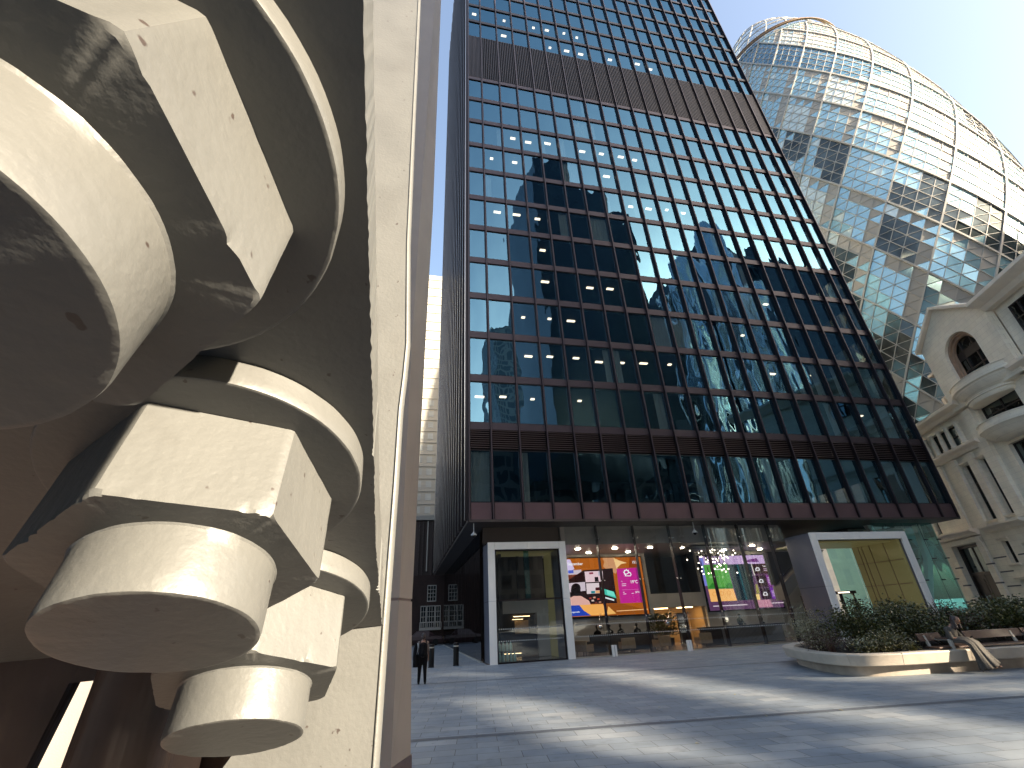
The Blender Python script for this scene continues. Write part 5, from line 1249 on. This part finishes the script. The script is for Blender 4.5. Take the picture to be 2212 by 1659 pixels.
poly([(640, 480), (935, 466), (985, 930), (745, 945)], (16, 34, 44)); poly([(755, 478), (768, 477), (872, 938), (860, 939)], (30, 110, 120)); poly([(830, 560), (880, 556), (930, 800), (880, 850)], (34, 54, 52)); poly([(935, 466), (950, 465), (985, 620), (972, 622)], (210, 200, 190))
for (a, b_, c_, d_, col1, col2) in ((945, 470, 600, 980, (44, 14, 20), (64, 22, 26)), (990, 625, 770, 1020, (40, 12, 26), (118, 20, 130)), (1030, 785, 925, 1060, (38, 10, 36), (104, 14, 150))):
    poly([(a, b_), (a+150, b_-8), (a+190, c_-6), (a+35, c_)], col1); poly([(a+130, b_-8), (a+265, b_-14), (a+290, c_-12), (a+165, c_-4)], col2)
for X, Y in ((1020, 540), (1060, 695), (1105, 860)):
    poly([(X-28, Y+22), (X-30, Y-8), (X-14, Y-28), (X+14, Y-26), (X+28, Y-4), (X+28, Y+20)], (240, 236, 240)); poly([(X-16, Y+12), (X-17, Y-6), (X-6, Y-16), (X+8, Y-15), (X+15, Y-2), (X+15, Y+10)], (44, 12, 26))
text('Tuesday', 1085, 505, .15)
for X, Y, w_ in ((1092, 530, 90), (1098, 552, 70), (1135, 648, 75), (1140, 668, 92), (1145, 688, 80), (1150, 708, 90), (1158, 730, 30), (1178, 818, 110), (1184, 838, 100), (1190, 858, 80), (1196, 880, 60)): poly([(X, Y), (X+w_, Y-4), (X+w_+1, Y+3), (X+1, Y+7)], (226, 200, 226))
poly([(965, 865), (1020, 860), (1032, 932), (975, 936)], (244, 206, 130)); poly([(975, 740), (1000, 735), (1030, 850), (985, 860)], (150, 140, 70)); poly([(960, 940), (1155, 930), (1190, 1020), (970, 1032)], (190, 130, 150)); poly([(430, 1012), (860, 990), (862, 1000), (432, 1022)], (230, 214, 220)); poly([(1170, 970), (1335, 962), (1338, 972), (1172, 980)], (226, 206, 214))
poly([(425, 545), (560, 538), (563, 553), (428, 560)], (220, 232, 214))

# ================================================================== the gap on the left
ft = thing('cream_tower', 'far pale cream tower block seen in the gap left of the bronze tower', 'tower block', (-6, 140, 0))
m = MB(); m.box(-30, 14, 140, 170, 0, 122); m.build('wall', M['far_cream'], ft)
w_ = MB()
for k in range(30):
    for i in range(14):
        if lr.random() < .9:
            x_ = -29+3.05*i; z_ = 4+3.9*k
            m = w_ if (i < 9 or k > 29) else MB(); m.box(x_, x_+1.7, 139.9, 139.97, z_, z_+2.0)
            if m is not w_ and z_ > 26: m.build('window', M['far_win'], ft)
tag(w_.build('windows_beyond', M['far_win'], ft), kind='stuff')
m = MB()
for k in range(30): m.box(-30.1, 14.1, 139.75, 139.9, 6.6+3.9*k, 7.0+3.9*k)
m.build('ledge', M['far_cream'], ft)
rc = thing('dark_red_block', 'dark red clad block with white pipes in the passage, under the cream tower', 'building', (0, 64, 0))
m = MB(); m.box(-14, 6, 63, 72, 7.3, 14.3); m.build('wall', M['rust'], rc)
for x_ in (1.5, 2.0, 3.2, 4.4): MB().box(x_, x_+.12, 62.7, 63, 7.4, 14.2).build('fin', M['bronze_dark'], rc)
MB().tube([(2.6, 62.85, 8), (2.6, 62.85, 14.2)], .09, 8).build('pipe', M['sash'], rc)
m = MB()
for k in range(24): m.prism([(-14+k*.8, 62.6, 14.3), (-13.6+k*.8, 62.6, 14.95), (-13.2+k*.8, 62.6, 14.3)], (0, 2, 0))
m.box(-14, 6, 64.6, 66, 14.3, 15.3); m.build('zigzag_roof', M['sash'], rc)
bh = thing('brick_house', 'dark brick house with white sash windows at the end of the passage', 'house', (2, 60, 0))
MB().box(-14, 6.5, 60, 70, 0, 7.3).build('wall', M['brick'], bh)
def sash(x0, x1, z0, z1, nb, y=59.93):
    t_ = MB(); t_.box(x0-.08, x1+.08, y-.03, y+.06, z0-.1, z0); t_.box(x0-.08, x0, y, y+.06, z0, z1); t_.box(x1, x1+.08, y, y+.06, z0, z1); t_.box(x0-.08, x1+.08, y, y+.06, z1, z1+.08)
    for k in range(1, nb): xx = x0+(x1-x0)*k/nb; t_.box(xx-.025, xx+.025, y+.01, y+.05, z0, z1)
    for k in range(1, 4): zz = z0+(z1-z0)*k/4; t_.box(x0, x1, y+.015, y+.055, zz-.025, zz+.025)
    w = t_.build('window', M['sash'], bh); q = MB(); q.face([(x0, y+.05, z0), (x1, y+.05, z0), (x1, y+.05, z1), (x0, y+.05, z1)]); q.build('pane', M['win_dark'], w)
for x0, x1, z0, z1, nb in ((2.75, 3.65, 4.5, 6.1, 3), (2.05, 2.55, 1.75, 3.9, 2), (2.75, 3.55, 1.75, 3.9, 3), (3.75, 4.2, 1.75, 3.9, 2)): sash(x0, x1, z0, z1, nb)
MB().box(1.9, 4.35, 59.6, 60, 1.45, 1.65).build('balcony_ledge', M['sash'], bh)
for x_ in [1.9+.22*k for k in range(12)]: MB().box(x_, x_+.06, 59.62, 59.68, 1.65, 2.2).build('baluster', M['sash'], bh)
MB().box(1.9, 4.35, 59.6, 59.7, 2.2, 2.28).build('balcony_rail', M['sash'], bh)
car = thing('parked_car', 'dark red car parked in front of the brick house at the end of the passage', 'car', (2.2, 57.5, 0))
rings = [[(x, y, z) for y, z in ((-.8, .35), (-.85, .6), (-.8, .9*hh), (-.6, 1.42*hh if up_ else .95*hh), (.6, 1.42*hh if up_ else .95*hh), (.8, .9*hh), (.85, .6), (.8, .35))] for x, hh, up_ in ((-2.1, .8, 0), (-1.9, .95, 0), (-1.2, 1.0, 0), (-.6, 1.0, 1), (.7, 1.0, 1), (1.4, .98, 0), (2.0, .92, 0), (2.15, .8, 0))]
MB().rings([[(2.2+x, 57.5+y, z) for x, y, z in r] for r in rings]).build('body', mat('dark_red_paint', (.035, .008, .008), .4), car, fix=True)
for sx in (-1.3, 1.35):
    for sy in (-.82, .82): MB().tube([(2.2+sx, 57.5+sy-.1, .33), (2.2+sx, 57.5+sy+.1, .33)], .32, 16).build('wheel', M['bollard'], car)
for sy in (-.55, .55): MB().ell((2.2+2.13, 57.5+sy, .68), .05, .16, .09).build('headlight', M['white'], car)
